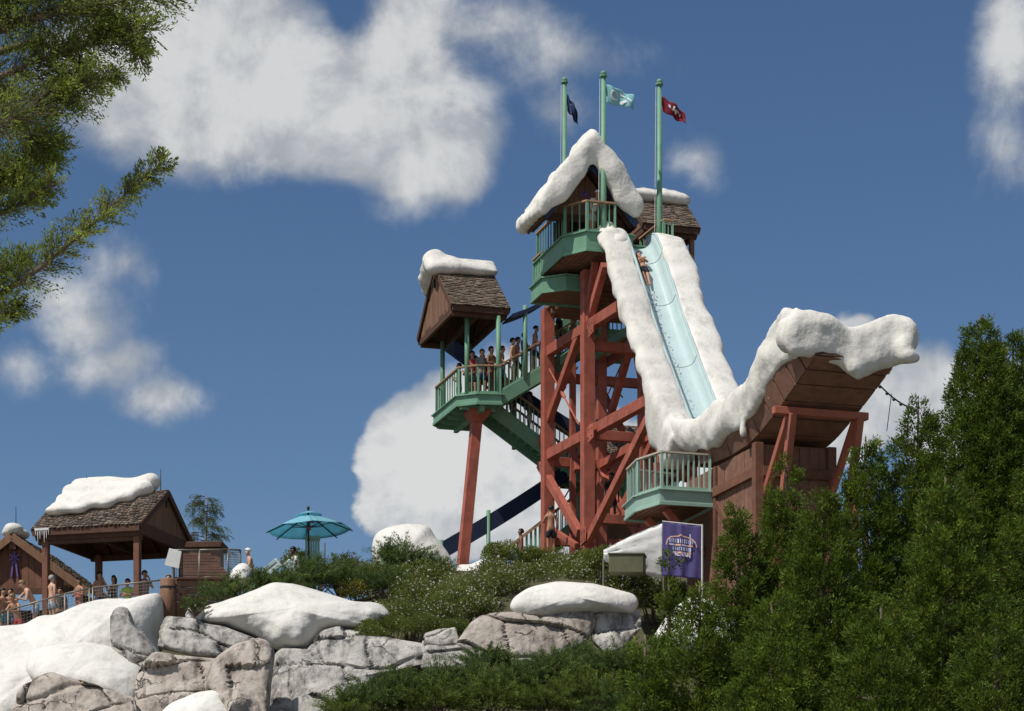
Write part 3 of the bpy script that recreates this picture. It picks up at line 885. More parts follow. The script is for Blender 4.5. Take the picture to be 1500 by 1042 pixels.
def loft(name, m, parent, sect, n, close=True, smooth=True, t0=0., t1=1., cap=True):
    V, F = [], []; k = None
    for i in range(n):
        t = t0 + (t1 - t0) * i / (n - 1)
        s = sect(t); k = len(s); V += s
    for i in range(n - 1):
        for j in range(k if close else k - 1):
            F.append((i * k + j, i * k + (j + 1) % k, (i + 1) * k + (j + 1) % k, (i + 1) * k + j))
    if close and cap: F += [tuple(range(k)), tuple(range((n - 1) * k, n * k))]
    return MB().add(V, F).build(name, m, parent, smooth=smooth)


def water_slide():
    t = thing('water_slide', 'steep pale aqua water slide between sculpted white snow banks', 'water slide', W(7, 3.2, 17.5))

    def trough(tt):
        u, z = prof_at(tt); u2, z2 = prof_at(min(1, tt + .01)); u1, z1 = prof_at(max(0, tt - .01))
        d = Vector((u2 - u1, z2 - z1)).normalized(); n = Vector((-d.y, d.x))
        if n.y < 0: n = -n
        out = []
        for k in range(15):                     # inner skin, then outer skin back
            a = math.pi * k / 14; h = -.50 * math.sin(a) ** .55; v = 3.21 - .50 * math.cos(a)
            out.append(W(u + n.x * h, v, z + n.y * h))
        for k in range(14, -1, -1):
            a = math.pi * k / 14; h = -.58 * math.sin(a) ** .55; v = 3.21 - .56 * math.cos(a)
            out.append(W(u + n.x * h, v, z + n.y * h))
        return out
    loft('chute', M['chute'], t, trough, 70)
    for tt in (.30, .44, .58, .72, .84):        # flange joints between the chute sections
        ring = trough(tt)[:15]; mid = W(prof_at(tt)[0], 3.21, prof_at(tt)[1])
        MB().tube([p + (mid - p) * .012 for p in ring], .011, 5, False).build('chute_joint', M['joint'], t, smooth=True)
    # rim mouldings
    for s in (-1, 1):
        pts = []
        for i in range(60):
            u, z = prof_at(i / 59); pts.append(W(u, 3.21 + s * .54, z + .02))
        MB().tube(pts, .05, 8).build('chute_rim', M['chute'], t, smooth=True)
    # moving water: a thin broken sheet of foam behind the rider
    rnd = random.Random(3); mb = MB()
    for i in range(240):
        tt = .41 + .34 * rnd.random() ** 1.8; u, z = prof_at(tt)
        v = 3.10 + rnd.gauss(0, .07) + (tt - .34) * .25
        h = -.50 * max(.02, 1 - ((v - 3.21) / .5) ** 2) ** .28
        c = W(u + .8 * (h + .03), v, z + .58 * (h + .03)); r = rnd.uniform(.006, .017) * (1.25 - 1.6 * (tt - .41))
        mb.ball(c, r, r * 1.6, r * 1.8, 5, 3)
    fo = mb.build('water_spray', M['foam'], t, smooth=True, kind='stuff')
    # banks
    def bank(s, seed):
        def sect(tt):
            u, z = prof_at(tt)
            sp = Vector((u * 1.0 + seed, tt * 3, seed))
            nz = noise.noise(sp * 1.1); nz2 = noise.noise(sp * 2.9 + Vector((5, 0, 0)))
            if s < 0:
                deep = .34 + .20 * nz + .14 * nz2 + .75 * sst(u, 8.4, 9.6) - .55 * sst(u, 10.0, 11.4); vo = .86 + .10 * nz2
            else:
                deep = .4 + .2 * nz; vo = .96 + .14 * nz + .10 * nz2
            kx = .82; kz = .57
            def q(dv, h): return W(u + kx * h * .5, 3.21 + s * (.55 + dv), z + h * (.6 if h > 0 else 1))
            up = .09 + .06 * nz2
            return [q(.0, -.02), q(.03, up * .5), q(.14, up), q(.36, up + .07 * nz), q(vo * .86, up * .8), q(vo, -.02), q(vo + .06, -.12), q(vo + .08, -.6 * deep), q(vo + .05, -deep), q(vo - .05, -deep - .06), q(vo - .3, -deep - .04), q(.25, -deep - .06), q(.03, -.6)]
        o = loft('snow_bank', M['snow'], t, sect, 120, t1=.90 if s < 0 else 1.0)
        me = o.data
        nr = [v.normal.copy() for v in me.vertices]
        for i, v in enumerate(me.vertices):
            p = v.co + Vector((seed * 3, 0, 0))
            v.co += nr[i] * (.075 * fnoise(p, .9, 3) + .035 * noise.ridged_multi_fractal(Vector((p.x * 1.2, p.y * 1.2, p.z * 2.4)), 1.0, 2.1, 3, 1.0, 2.0))
        md = o.modifiers.new('soft', 'SUBSURF'); md.levels = md.render_levels = 1
        return o
    bank(-1, 2.0); bank(1, 9.0)
    # rounded snow lip at the top left and the snow dam at the foot
    mb = MB()
    for k, (u, v, z, r) in enumerate([(3.35, 2.3, 25.85, .36), (3.7, 2.2, 25.78, .34), (4.05, 2.25, 25.5, .32), (3.0, 2.4, 25.75, .3), (4.4, 2.35, 25.15, .3)]):
        mb.ball(W(u, v, z), r, r, r * .95)
    snow_obj('snow_lip', mb, t, voxel=.07, amp=.06, seed=11)
    mb = MB()
    chain(mb, [(PU(1004, 634, 11.0), .34, .34, .34), (PU(1022, 634, 11.5), .34, .34, .36), (PU(1040, 626, 11.9), .36, .36, .42), (PU(1056, 614, 12.2), .4, .4, .5)], 4)
    snow_obj('snow_dam', mb, t, voxel=.07, amp=.10, seed=12, smooth_it=12)
    # timber cradle under the chute
    for k in range(7):
        u, z = prof_at(.22 + .1 * k)
        part_beam(t, 'cradle_beam', W(u - .55, 2.5, z - .85), W(u - .55, 4.1, z - .85), .2, .26, 'red', UX)
    for v in (2.55, 4.0):
        a, b = prof_at(.18), prof_at(.9)
        part_beam(t, 'stringer', W(a[0] - .75, v, a[1] - .9), W(b[0] - .75, v, b[1] - 1.1), .2, .34, 'red', VX)


def ski_jump():
    t = thing('ski_jump', 'brown plank ski jump with a thick snow cornice rising from the slide foot', 'ski jump', W(14.5, 3.3, 13.0))
    arr = [(12.0, 16.35), (13.2, 16.15), (14.5, 16.08), (15.7, 16.12), (16.6, 16.27), (17.5, 16.52), (18.3, 16.78), (19.1, 17.05), (19.75, 17.28), (20.3, 17.5)]
    vl, vr = 2.2, 4.55
    for i in range(len(arr) - 1):
        (ua, za), (ub, zb) = arr[i], arr[i + 1]
        d = Vector((ub - ua, zb - za)).normalized(); g = .035
        ua2, za2, ub2, zb2 = ua + d.x * g, za + d.y * g, ub - d.x * g, zb - d.y * g
        n = Vector((-d.y, d.x))
        # underside panel, two flared side panels
        MB().prism([W(ua2, vl, za2), W(ub2, vl, zb2), W(ub2, vr, zb2), W(ua2, vr, za2)], W(n.x * .05, 0, n.y * .05) - W(0, 0, 0)).build('underside_panel', M['soffit'], t, bevel=.008)
        for s, v in ((-1, vl), (1, vr)):
            hgt = .78
            MB().prism([W(ua2, v, za2), W(ub2, v, zb2), W(ub2 + n.x * hgt, v + s * .3, zb2 + n.y * hgt), W(ua2 + n.x * hgt, v + s * .3, za2 + n.y * hgt)], VX * (-s * .05)).build('side_panel', M['soffit'], t, bevel=.008)
    # dark backing seen only in the joints, following the same curve
    V, F = [], []
    for (u, z) in arr:
        V += [W(u, vl + .04, z + .05), W(u, vr - .04, z + .05), W(u - .1, vr + .20, z + .78), W(u - .1, vl - .20, z + .78)]
    for i in range(len(arr) - 1):
        for j in range(4): F.append((i * 4 + j, i * 4 + (j + 1) % 4, i * 4 + 4 + (j + 1) % 4, i * 4 + 4 + j))
    F += [(0, 1, 2, 3), tuple(len(V) - 4 + k for k in range(4))]
    MB().add(V, F).build('jump_core', M['wooddk'], t)
    # cornice of snow: along the near side wall, then across the lip
    mb = MB(); rnd = random.Random(6)
    top = [(976, 606, 644), (990, 618, 652), (1004, 622, 655), (1020, 622, 661), (1034, 606, 657), (1048, 594, 648), (1064, 588, 637), (1082, 574, 627), (1100, 548, 606), (1114, 524, 584), (1126, 502, 560), (1137, 478, 540), (1150, 462, 524), (1166, 459, 522)]
    st, st2 = [], []
    for (px, y0, y1) in top:
        a, b = PV(px, y0, 2.05), PV(px, y1, 1.95)
        c = (a + b) / 2; h = (a.z - b.z) / 2
        st.append((c, .19, .40, h * 1.22)); st2.append((c + VX * .22 + ZX * h * .35, .32, .40, h * .8))
    chain(mb, st, 4); chain(mb, st2, 3)
    lip = [(1166, 457, 522), (1182, 458, 522), (1198, 461, 524), (1214, 465, 528), (1230, 473, 530), (1246, 481, 540), (1262, 481, 547), (1278, 474, 536), (1294, 467, 532), (1310, 464, 530), (1322, 468, 524)]
    st, st2 = [], []
    for i, (px, y0, y1) in enumerate(lip):
        u = 20.0
        a, b = PU(px, y0, u), PU(px, y1, u + .25)
        c = (a + b) / 2; h = (a.z - b.z) / 2
        st.append((c, .36, .28, h * 1.10)); st2.append((c - UX * .42 + ZX * .06, .4, .4, h * .85))
    chain(mb, st, 4); chain(mb, st2, 3)
    for (px, py, u, r, rz) in [(1330, 522, 20.4, .26, .17), (1338, 525, 20.4, .18, .12), (1322, 505, 20.3, .3, .35), (1258, 540, 20.3, .12, .28), (1248, 536, 20.3, .12, .2), (1302, 541, 19.6, .14, .22), (1090, 628, 16.0, .16, .3), (1127, 575, 17.6, .12, .3)]:
        mb.ball(PU(px, py, u), r, r, rz)
    for i in range(6):                          # snow floor of the jump behind the lip
        u = 13 + i * 1.2
        z = np.interp(u, [a[0] for a in arr], [a[1] for a in arr])
        mb.ball(W(u, 3.4, z + .85), 1.1, .8, .3)
    snow_obj('snow_cornice', mb, t, voxel=.07, amp=.15, smooth_it=9, seed=14, freq=.9)
    # base: boarded timber box under the jump
    zb, zt = 8.5, 16.05
    core = MB().prism([W(10.9, 2.32, zb), W(16.3, 2.32, zb), W(16.3, 4.4, zb), W(10.9, 4.4, zb)], ZX * (zt - zb)).build('base_wall', M['wooddk'], t)
    boards(core, W(10.9, 2.28, zb), UX, -VX, 0, 5.4, lambda s: 0, lambda s: zt - zb - .03, .3, .04, 'soffit', 9)
    boards(core, W(16.34, 2.32, zb), VX, UX, 0, 2.08, lambda s: 0, lambda s: zt - zb - .03, .3, .04, 'soffit', 10)
    part_beam(t, 'corner_post', W(16.38, 2.24, zb), W(16.38, 2.24, zt), .26, .26, 'woodred', VX)
    part_beam(t, 'corner_post', W(16.38, 4.46, zb), W(16.38, 4.46, zt), .26, .26, 'woodred', VX)
    part_beam(t, 'waist_rail', W(11.0, 2.18, 15.25), W(16.3, 2.18, 15.25), .12, .28, 'woodred', VX)
    part_beam(t, 'waist_rail', W(16.46, 2.35, 15.25), W(16.46, 4.35, 15.25), .12, .28, 'woodred', UX)
    part_beam(t, 'wall_brace', W(13.4, 2.2, 14.9), W(16.0, 2.2, 12.6), .1, .2, 'woodred', VX)
    part_beam(t, 'wall_stud', W(13.3, 2.2, 12.3), W(13.3, 2.2, 16.0), .1, .18, 'woodred', VX)
    # raking struts to a cross beam under the overhang
    cb = PV(1152, 578, 2.35)
    uc = 18.15; zc = 16.55
    part_beam(t, 'cross_beam', W(uc, 1.95, zc), W(uc, 4.75, zc), .22, .2, 'redfar', UX)
    for v in (2.45, 4.45):
        part_beam(t, 'strut', W(uc - .1, v, zc - .08), W(16.1, v, 14.3), .17, .2, 'redfar', VX)
        part_beam(t, 'strut', W(uc + .12, v + .02, zc - .08), W(16.75, v + .02, 11.4), .19, .22, 'redfar', VX)


def lower_balcony():
    z = 15.26
    t = thing('lower_balcony', 'pale green balcony jutting out beside the ski jump base', 'balcony', W(12, 1.2, 14.6))
    poly = [(10.2, 2.2), (10.5, .45), (11.9, .26), (13.15, .55), (13.15, 2.2)]
    d = deck_slab(t, poly, z, .42, 'pale')
    for k in range(9):
        v = .56 + k * .18
        part_beam(d, 'soffit_plank', W(10.5, v, z - .38), W(13.05, v, z - .38), .14, .03, 'woodred', VX, 0)
    railing(t, [W(10.25, 2.1, z), W(10.53, .49, z), W(11.9, .31, z), W(13.1, .6, z), W(13.1, 2.1, z)], 1.12, .165, 'pale', 'paletop', bw=.045)
    for (ua, ub) in ((11.0, 11.3), (12.6, 12.3)):
        part_beam(t, 'bracket', W(ua, .9, z - .45), W(ub, 2.2, z - 1.7), .18, .22, 'redfar', UX)
    # a small table stands on it
    tb = thing('side_table', 'small dark table standing on the pale green balcony', 'table', W(12.3, 1.2, z))
    MB().prism([W(12.3 + .38 * math.cos(a * math.pi / 6), 1.2 + .38 * math.sin(a * math.pi / 6), z + .50) for a in range(12)], ZX * .04).build('table_top', M['wooddk'], tb)
    for a in range(3):
        th = a * 2.09
        MB().tube([W(12.3, 1.2, z + .5), W(12.3 + .3 * math.cos(th), 1.2 + .3 * math.sin(th), z)], .025, 6).build('leg', M['dark'], tb)


# ------------------------------------------------------------ stairs and the stair pavilion
def stair_flight(label, u0, u1, v0, z0, v1, z1, rails=(1, 1), m='green', grp='green stair flights of the tower'):
    um = (u0 + u1) / 2
    lo = (v0, z0) if z0 < z1 else (v1, z1)
    t = thing('stair_flight', label, 'stairs', W(um, lo[0], lo[1]), grp)
    a, b = W(um, v0, z0), W(um, v1, z1)
    for u in (u0, u1):
        part_beam(t, 'stringer', W(u, v0, z0 - .08), W(u, v1, z1 - .08), .08, .46, m, UX)
    n = max(4, int(abs(z1 - z0) / .17))
    for i in range(n):
        f0, f1 = i / n, (i + 1) / n
        v_0, v_1 = v0 + (v1 - v0) * f0, v0 + (v1 - v0) * f1
        zt = max(z0 + (z1 - z0) * f0, z0 + (z1 - z0) * f1) - .02
        st = MB().prism([W(u0 + .05, v_0, zt - .05), W(u1 - .05, v_0, zt - .05), W(u1 - .05, v_1, zt - .05), W(u0 + .05, v_1, zt - .05)], ZX * .05).build('tread', M[m], t)
        zl = zt - .05; vr = v_1 if (z1 < z0) else v_0
        MB().beam(W(u0 + .06, vr, zl - .08), W(u1 - .06, vr, zl - .08), .03, .18, VX).build('riser', M[m], st)
    for k, u in ((0, u0), (1, u1)):
        if rails[k]: railing(t, [W(u, v0, z0 + .1), W(u, v1, z1 + .1)], 1.0, .16, m, 'rail')
    return t


def canopy(label, u0, u1, v0, z0, v1, z1, posts=(), th=.08, val=.62):
    t = thing('stair_canopy', label, 'canopy', W((u0 + u1) / 2, v0, min(z0, z1)), 'navy canopies over the stairs')
    V, F = [], []; n = 14
    for i in range(n + 1):
        f = i / n; v = v0 + (v1 - v0) * f; z = z0 + (z1 - z0) * f - .10 * math.sin(f * math.pi)
        V += [W(u0, v, z), W(u1, v, z), W(u1, v, z - th), W(u0, v, z - th), ]
    for i in range(n):
        for j in range(4): F.append((i * 4 + j, i * 4 + (j + 1) % 4, i * 4 + 4 + (j + 1) % 4, i * 4 + 4 + j))
    F += [(0, 1, 2, 3), tuple(n * 4 + k for k in range(4))]
    c = MB().add(V, F).build('canopy_cloth', M['navy'], t)
    V, F = [], []
    for i in range(n + 1):
        f = i / n; v = v0 + (v1 - v0) * f; z = z0 + (z1 - z0) * f - .10 * math.sin(f * math.pi)
        V += [W(u1 + .01, v, z + .02), W(u1 + .04, v, z + .02), W(u1 + .04, v, z - val), W(u1 + .01, v, z - val)]
    for i in range(n):
        for j in range(4): F.append((i * 4 + j, i * 4 + (j + 1) % 4, i * 4 + 4 + (j + 1) % 4, i * 4 + 4 + j))
    F += [(0, 1, 2, 3), tuple(n * 4 + k for k in range(4))]
    MB().add(V, F).build('valance', M['navy'], t)
    for (u, v, zb) in posts:
        f = (v - v0) / (v1 - v0)
        MB().tube([W(u, v, zb), W(u, v, z0 + (z1 - z0) * f + .08)], .075, 8).build('post', M['green'], t, smooth=True)
    return t


def stair_pavilion():
    z = 20.72
    t = thing('stair_pavilion', 'green railed landing with a brown shingled snow capped roof beside the tower', 'pavilion', W(-.3, -1.4, z - .6))
    poly = [(-2.9, -.72), (-2.9, -1.75), (-2.5, -2.08), (.42, -2.05), (.92, -1.5), (1.08, -.72)]
    d = deck_slab(t, poly, z, .34, 'green', under='green', name='landing_deck')
    for k in range(5):
        u = -2.5 + k * .75
        part_beam(d, 'joist', W(u, -2.0, z - .36), W(u, -.75, z - .36), .08, .18, 'green', UX, 0)
    part_beam(d, 'girder', W(-2.6, -1.3, z - .42), W(.9, -1.3, z - .42), .16, .26, 'green', VX)
    inner = [W(-2.85, -1.72, z), W(-2.47, -2.03, z), W(.40, -2.0, z), W(.88, -1.47, z), W(1.03, -.74, z)]
    railing(t, inner, 1.04, .165, 'green', 'rail')
    u0, u1, v0, v1, zr, ze = -3.55, 1.02, -2.42, -.42, 25.66, 23.72
    gable_roof_v(t, u0, u1, v0, v1, zr, ze, 31)
    um = (u0 + u1) / 2
    for v, s in ((v0 + .06, -1), (v1 - .06, 1)):
        g = MB().beam(W(u0 + .1, v, ze - .06), W(u1 - .1, v, ze - .06), .07, .14, VX).build('gable_beam', M['wooddk'], t)
        boards(g, W(um, v, ze - .12), UX, VX * s, -2.2, 2.2, lambda s: 0, lambda s: max(0, (1 - abs(s) / 2.29) * 1.94), .22, .035, 'wood', 12)
    MB().beam(W(um, v0 + .01, 25.15), W(um, v0 + .01, 24.85), .09, .03, VX).build('vent_slot', M['dark'], t)
    for (u, v) in ((.60, -1.78), (.98, -.78), (-2.7, -1.75), (-2.75, -.75)):
        MB().tube([W(u, v, z - .05), W(u, v, ze - .3)], .085, 10).build('post', M['green'], t, smooth=True)
    mb = MB(); rnd = random.Random(14)
    for i in range(10):
        v = v0 - .08 + (v1 - v0 + .08) * i / 9; k = 1.25 - .055 * i
        for s in (-1.4, -.7, 0, .7, 1.2): mb.ball(W(um + s * .42, v, zr + .12 - abs(s) * .42 * .72), .32 * k, .3, .235 * k * rnd.uniform(.92, 1.08), 10, 6)
    mb.ball(W(um - .1, v0 - .02, zr + .25), .4, .35, .3); mb.ball(W(um - .8, v0, zr - .35), .35, .3, .3); mb.ball(W(um - 1.05, v0 + .1, zr - .6), .3, .3, .25)
    snow_obj('snow_cap', mb, t, voxel=.07, amp=.09, seed=7, freq=.9, smooth_it=16)
    # raking column with flared head
    c = thing('raking_column', 'single red raking column under the stair pavilion landing', 'column', P(677, 822, 82.6))
    top = W(.15, -1.28, z - .36); bot = P(675, 830, 82.4); bot.z -= .6
    dd = (bot - top).normalized()
    part_beam(c, 'shaft', top + dd * .35, bot, .36, .36, 'red', VX)
    V = []
    for s, k in ((.0, .42), (.12, .40), (.45, .19)):
        pc = top + dd * s
        V += [pc + UX * k * a + VX * k * b for a, b in ((-1, -1), (1, -1), (1, 1), (-1, 1))]
    F = [(0, 1, 2, 3), (8, 9, 10, 11)] + [(r * 4 + j, r * 4 + (j + 1) % 4, r * 4 + 4 + (j + 1) % 4, r * 4 + 4 + j) for r in range(2) for j in range(4)]
    MB().add(V, F).build('flared_head', M['red'], c, bevel=.015)
    # the flights: up to the summit, down to the middle landing, down to the ground
    stair_flight('upper green stair flight rising from the shingled landing into the tower', -.15, 1.02, -.72, z - .02, 3.1, z + 2.42)
    stair_flight('green stair flight descending from the shingled landing through the red posts', -1.45, -.25, -.72, z - .02, 3.7, z - 2.95)
    ml = thing('middle_landing', 'green stair landing deep inside the red trestle', 'landing', W(-.3, 4.2, z - 3.3))
    deck_slab(ml, [(-1.6, 3.7), (1.1, 3.7), (1.1, 5.2), (-1.6, 5.2)], z - 2.95, .32, 'green', under='green')
    railing(ml, [W(1.05, 3.75, z - 2.95), W(1.05, 5.15, z - 2.95)], 1.02, .16)
    stair_flight('lowest green stair flight running down from the trestle to the shrubs', -.1, 1.05, 3.7, z - 2.97, -1.2, z - 6.84)
    stair_flight('high green stair flight turning back up under the summit floor', -1.45, -.3, 3.1, z + 2.45, 1.9, z + 3.2)
    ul = thing('upper_landing', 'green stair landing below the summit cabin floor', 'landing', W(-.2, 3.6, z + 2.1))
    deck_slab(ul, [(-1.6, 3.1), (1.1, 3.1), (1.1, 4.6), (-1.6, 4.6)], z + 2.42, .3, 'green', under='green')
    railing(ul, [W(1.05, 3.15, z + 2.42), W(1.05, 4.55, z + 2.42)], 1.02, .16)
    canopy('navy canopy over the upper stair flight', .0, 1.1, -.35, z + 2.75, 1.4, z + 3.75, [(1.05, .15, z + .6)], .06, .12)
    canopy('navy canopy over the middle stair flight behind the queue', -2.2, -1.0, -1.8, z + 2.3, 3.8, z - .9, [(-2.1, .7, z - 1.1)])
    lc = canopy('long navy canopy band sloping down to the snow boulder', -2.6, -1.2, 3.0, 19.48, -2.25, 16.0, [(-1.2, -2.2, 13.4), (-1.2, -.5, 13.4)])


def rear_shelter():
    t = thing('rear_shelter', 'brown shingled hut standing behind the trestle', 'hut', W(-5.4, 5.3, GZ))
    u0, u1, v0, v1, zr, ze = -8.2, -4.2, 4.3, 8.2, 21.75, 20.0
    gable_roof_v(t, u0, u1, v0, v1, zr, ze, 41)
    MB().prism([W(u0 + .4, v0 + .4, GZ - .5), W(u1 - .4, v0 + .4, GZ - .5), W(u1 - .4, v1 - .4, GZ - .5), W(u0 + .4, v1 - .4, GZ - .5)], ZX * (ze - GZ + .3)).build('wall', M['wood'], t)
    um = (u0 + u1) / 2
    g = MB().beam(W(u0 + .1, v0 + .1, ze - .06), W(u1 - .1, v0 + .1, ze - .06), .07, .14, VX).build('gable_beam', M['wooddk'], t)
    boards(g, W(um, v0 + .1, ze - .1), UX, -VX, -1.9, 1.9, lambda s: 0, lambda s: max(0, (1 - abs(s) / 2.0) * 1.75), .24, .035, 'wood', 13)


def flag_print(parent, p0, dx, dz, w, h, m, marks, seed):
    """cloth with ripples, hoisted along the pole from p0 downwards"""
    nx, nz = 26, 12; V, F = [], []
    rnd = random.Random(seed); ph = rnd.random() * 6

    def S(a, b):
        sag = .45 * a * a
        x = a * w * .94; z = -b * h * (1 - .25 * a) - a * dz - sag * h * .3
        y = .10 * math.sin(a * 8 + b * 2.2 + ph) * (a ** .6) + .05 * math.sin(a * 15 - b * 5)
        return p0 + dx * x + Vector((dx.y, -dx.x, 0)) * y + ZX * z
    for j in range(nz + 1):
        for i in range(nx + 1): V.append(S(i / nx, j / nz))
    for j in range(nz):
        for i in range(nx):
            k = j * (nx + 1) + i; F.append((k, k + 1, k + nx + 2, k + nx + 1))
    o = MB().add(V, F).build('flag', m, parent, smooth=True)
    sol = o.modifiers.new('cloth', 'SOLIDIFY'); sol.thickness = .008; sol.offset = 0
    for (mm, pts) in marks:
        poly = [S(a, b) for a, b in pts]
        n = Vector((dx.y, -dx.x, 0))
        off = n * (.03 if n.y < 0 else -.03)
        MB().prism([p + off for p in poly], -off * .15).build('flag_mark', mm, o)
    return o


def flagpole(label, top, zb, flagcol, w, h, dz, drop, marks, seed, halyard=True, adir=(1, .15)):
    t = thing('flagpole', label, 'flagpole', (top.x, top.y, zb), 'green flagpoles on the tower top')
    MB().tube([(top.x, top.y, zb), (top.x, top.y, zb + 1), (top.x, top.y, top.z)], [.105, .10, .075], 12).build('pole', M['green'], t, smooth=True)
    b = MB().tube([(top.x, top.y, top.z - .02), (top.x, top.y, top.z + .04)], [.13, .13], 10)
    b.ball((top.x, top.y, top.z + .10), .10, .10, .09)
    b.build('finial', M['green'], t)
    if halyard:
        MB().tube([(top.x - .16, top.y - .02, zb + .6), (top.x - .12, top.y - .02, top.z - .1)], .010, 5).build('halyard', M['white'], t)
    dx = Vector((adir[0], adir[1], 0)).normalized()
    flag_print(t, top + Vector((.09, -.02, -drop)), dx, dz, w, h, flagcol, marks, seed)


def flags():
    wh, pk = M['flagwhite'], M['flagpink']
    sq = lambda a, b, s=.05, k=.09: [(a - s, b - k), (a + s, b - k), (a + s, b + k), (a - s, b + k)]
    ring = [(wh, [(.30 + .16 * math.cos(x), .48 + .30 * math.sin(x)), (.30 + .16 * math.cos(x + .55), .48 + .30 * math.sin(x + .55)), (.30 + .11 * math.cos(x + .55), .48 + .2 * math.sin(x + .55)), (.30 + .11 * math.cos(x), .48 + .2 * math.sin(x))]) for x in [k * .628 for k in range(10)]]
    ring += [(M['flaggrey'], [(.30 + .10 * math.cos(k * .785), .48 + .18 * math.sin(k * .785)) for k in range(8)])]
    ring += [(wh, [(.50, .16), (.70, .30), (.72, .42), (.50, .30)]), (wh, [(.48, .74), (.68, .56), (.74, .70), (.52, .88)]), (wh, [(.76, .28), (.93, .44), (.90, .58), (.78, .46)])]
    flagpole('green flagpole flying a pale aqua flag with a white ring', PU(884, 112, 3.9), 25.55, M['flagaqua'], .98, .62, .25, .28, ring, 2)
    word = [(wh, sq(.30, .42, .05, .12)), (pk, sq(.42, .56, .03, .1)), (wh, sq(.50, .38, .035, .15)), (wh, sq(.58, .52, .03, .12)), (pk, sq(.68, .40, .05, .10)), (wh, sq(.76, .56, .03, .10)), (pk, sq(.80, .36, .03, .08))]
    flagpole('green flagpole flying a dark red flag with white lettering', PU(966, 124, 3.3), 25.35, M['flagred'], .85, .52, .45, .4, word, 5)
    flagpole('green flagpole rising behind the cabin snow with a limp navy flag', PU(827, 121, -2.4), 25.0, M['flagnavy'], .42, .62, .55, .42, [(wh, sq(.35, .35, .05, .06))], 9)


M['joint'] = mat('chute_joint_sealant', (.40, .51, .51), .5, .1)
for k, c in dict(flagaqua=(.25, .52, .56), flagwhite=(.78, .80, .80), flaggrey=(.40, .45, .52), flagpink=(.75, .45, .40), flagred=(.22, .018, .035), flagnavy=(.03, .055, .13), purple=(.16, .10, .30), rakeblue=(.035, .055, .12), paletop=(.48, .44, .36), banner=(.085, .070, .21), bannerprint=(.62, .58, .72), bannerpeach=(.72, .42, .30), bannersky=(.35, .45, .72)).items():
    M[k] = mat('cloth_' + k if 'flag' in k or 'banner' in k else k + '_paint', c, .8, .08, 4, .08, 30, trans=.2 if 'flag' in k else 0)

tower_frame(); summit_deck(); summit_cabin(); slide_shelter(); water_slide(); ski_jump(); lower_balcony()
PLACE[:] = [-3.06, .925, -.068, 1.04]          # the stairs stand behind the trestle
stair_pavilion()
PLACE[:] = [0.0, 0.0, 0.0, 1.0]
rear_shelter(); flags()

# ------------------------------------------------------------ queue pavilion, cabin and terrace on the left
QA, QB = Vector((-.966, .26, 0)), Vector((.26, .966, 0))
QC = P(205, 768, 74); QC.z = 0


def WQ(u, v, z):
    q = QC - QB * u - QA * v; q.z = z; return q


def queue_pavilion():
    u0, u1, v0, v1, zr, ze = -4.4, 0.0, -3.75, 0.0, 16.98, 15.50
    t = thing('queue_pavilion', 'open brown timber pavilion with shingled roof and long snow cap', 'pavilion', WQ(-2, -2, 12.6))
    gable_roof_v(t, u0, u1, v0, v1, zr, ze, 51, W=WQ, UX=-QB, VX=-QA)
    um = (u0 + u1) / 2
    for v, s in ((v1 - .10, 1), (v0 + .10, -1)):
        g = MB().beam(WQ(u0 + .15, v, ze - .02), WQ(u1 - .15, v, ze - .02), .10, .22, -QA).build('gable_beam', M['wooddk'], t)
        boards(g, WQ(um, v, ze - .10), -QB, -QA * s, -2.05, 2.05, lambda s: 0, lambda s: max(0, (1 - abs(s) / 2.2) * 1.46), .23, .03, 'wood', 15)
    MB().beam(WQ(um, v1 - .05, 16.62), WQ(um, v1 - .05, 16.40), .08, .03, -QA).build('vent_slot', M['dark'], t)
    for (u, v, zb) in ((-.25, -.2, 13.0), (-.25, v0 + .35, 12.2), (u0 + .3, v0 + .4, 12.4), (u0 + .3, -.3, 12.6)):
        part_beam(t, 'post', WQ(u, v, zb - .3), WQ(u, v, ze - .2), .20, .20, 'woodred', -QA)
    part_beam(t, 'header', WQ(-.25, v0 + .1, ze - .38), WQ(-.25, v1 - .05, ze - .38), .16, .26, 'wooddk', -QB)
    mb = MB()
    def slope(v, f, up): return WQ(um + (u1 - um) * f, v, zr + (ze - zr) * f + up)
    for f0, vv0, vv1, k in ((-.12, -3.25, -.72, .24), (.12, -3.3, -.75, .27), (.32, -3.35, -1.15, .25), (.5, -3.4, -1.7, .22), (.64, -3.4, -2.5, .17)):
        chain(mb, [(slope(vv0 + (vv1 - vv0) * i / 4, f0, .16), .34, .34, k * (1 + .12 * math.sin(i * 2.3 + f0 * 9))) for i in range(5)], 4, 10, 6)
    snow_obj('snow_cap', mb, t, voxel=.07, amp=.10, seed=21, freq=.9, smooth_it=24)
    # icicle tray on the near eave corner
    ic = MB().beam(WQ(.08, v0 + .12, ze - .06), WQ(.08, v0 + .62, ze - .06), .06, .07, -QB).build('icicle_tray', M['white'], t)
    for i in range(7):
        v = v0 + .15 + i * .075
        MB().tube([WQ(.08, v, ze - .08), WQ(.08, v, ze - .25 - .12 * ((i * 5) % 3))], [.025, .004], 6).build('icicle', M['white'], ic)
    for v, h in ((-2.9, .62), (-.25, .70)):
        MB().tube([WQ(um, v, zr), WQ(um, v, zr + h)], [.016, .008], 6).build('lightning_rod', M['dark'], t)


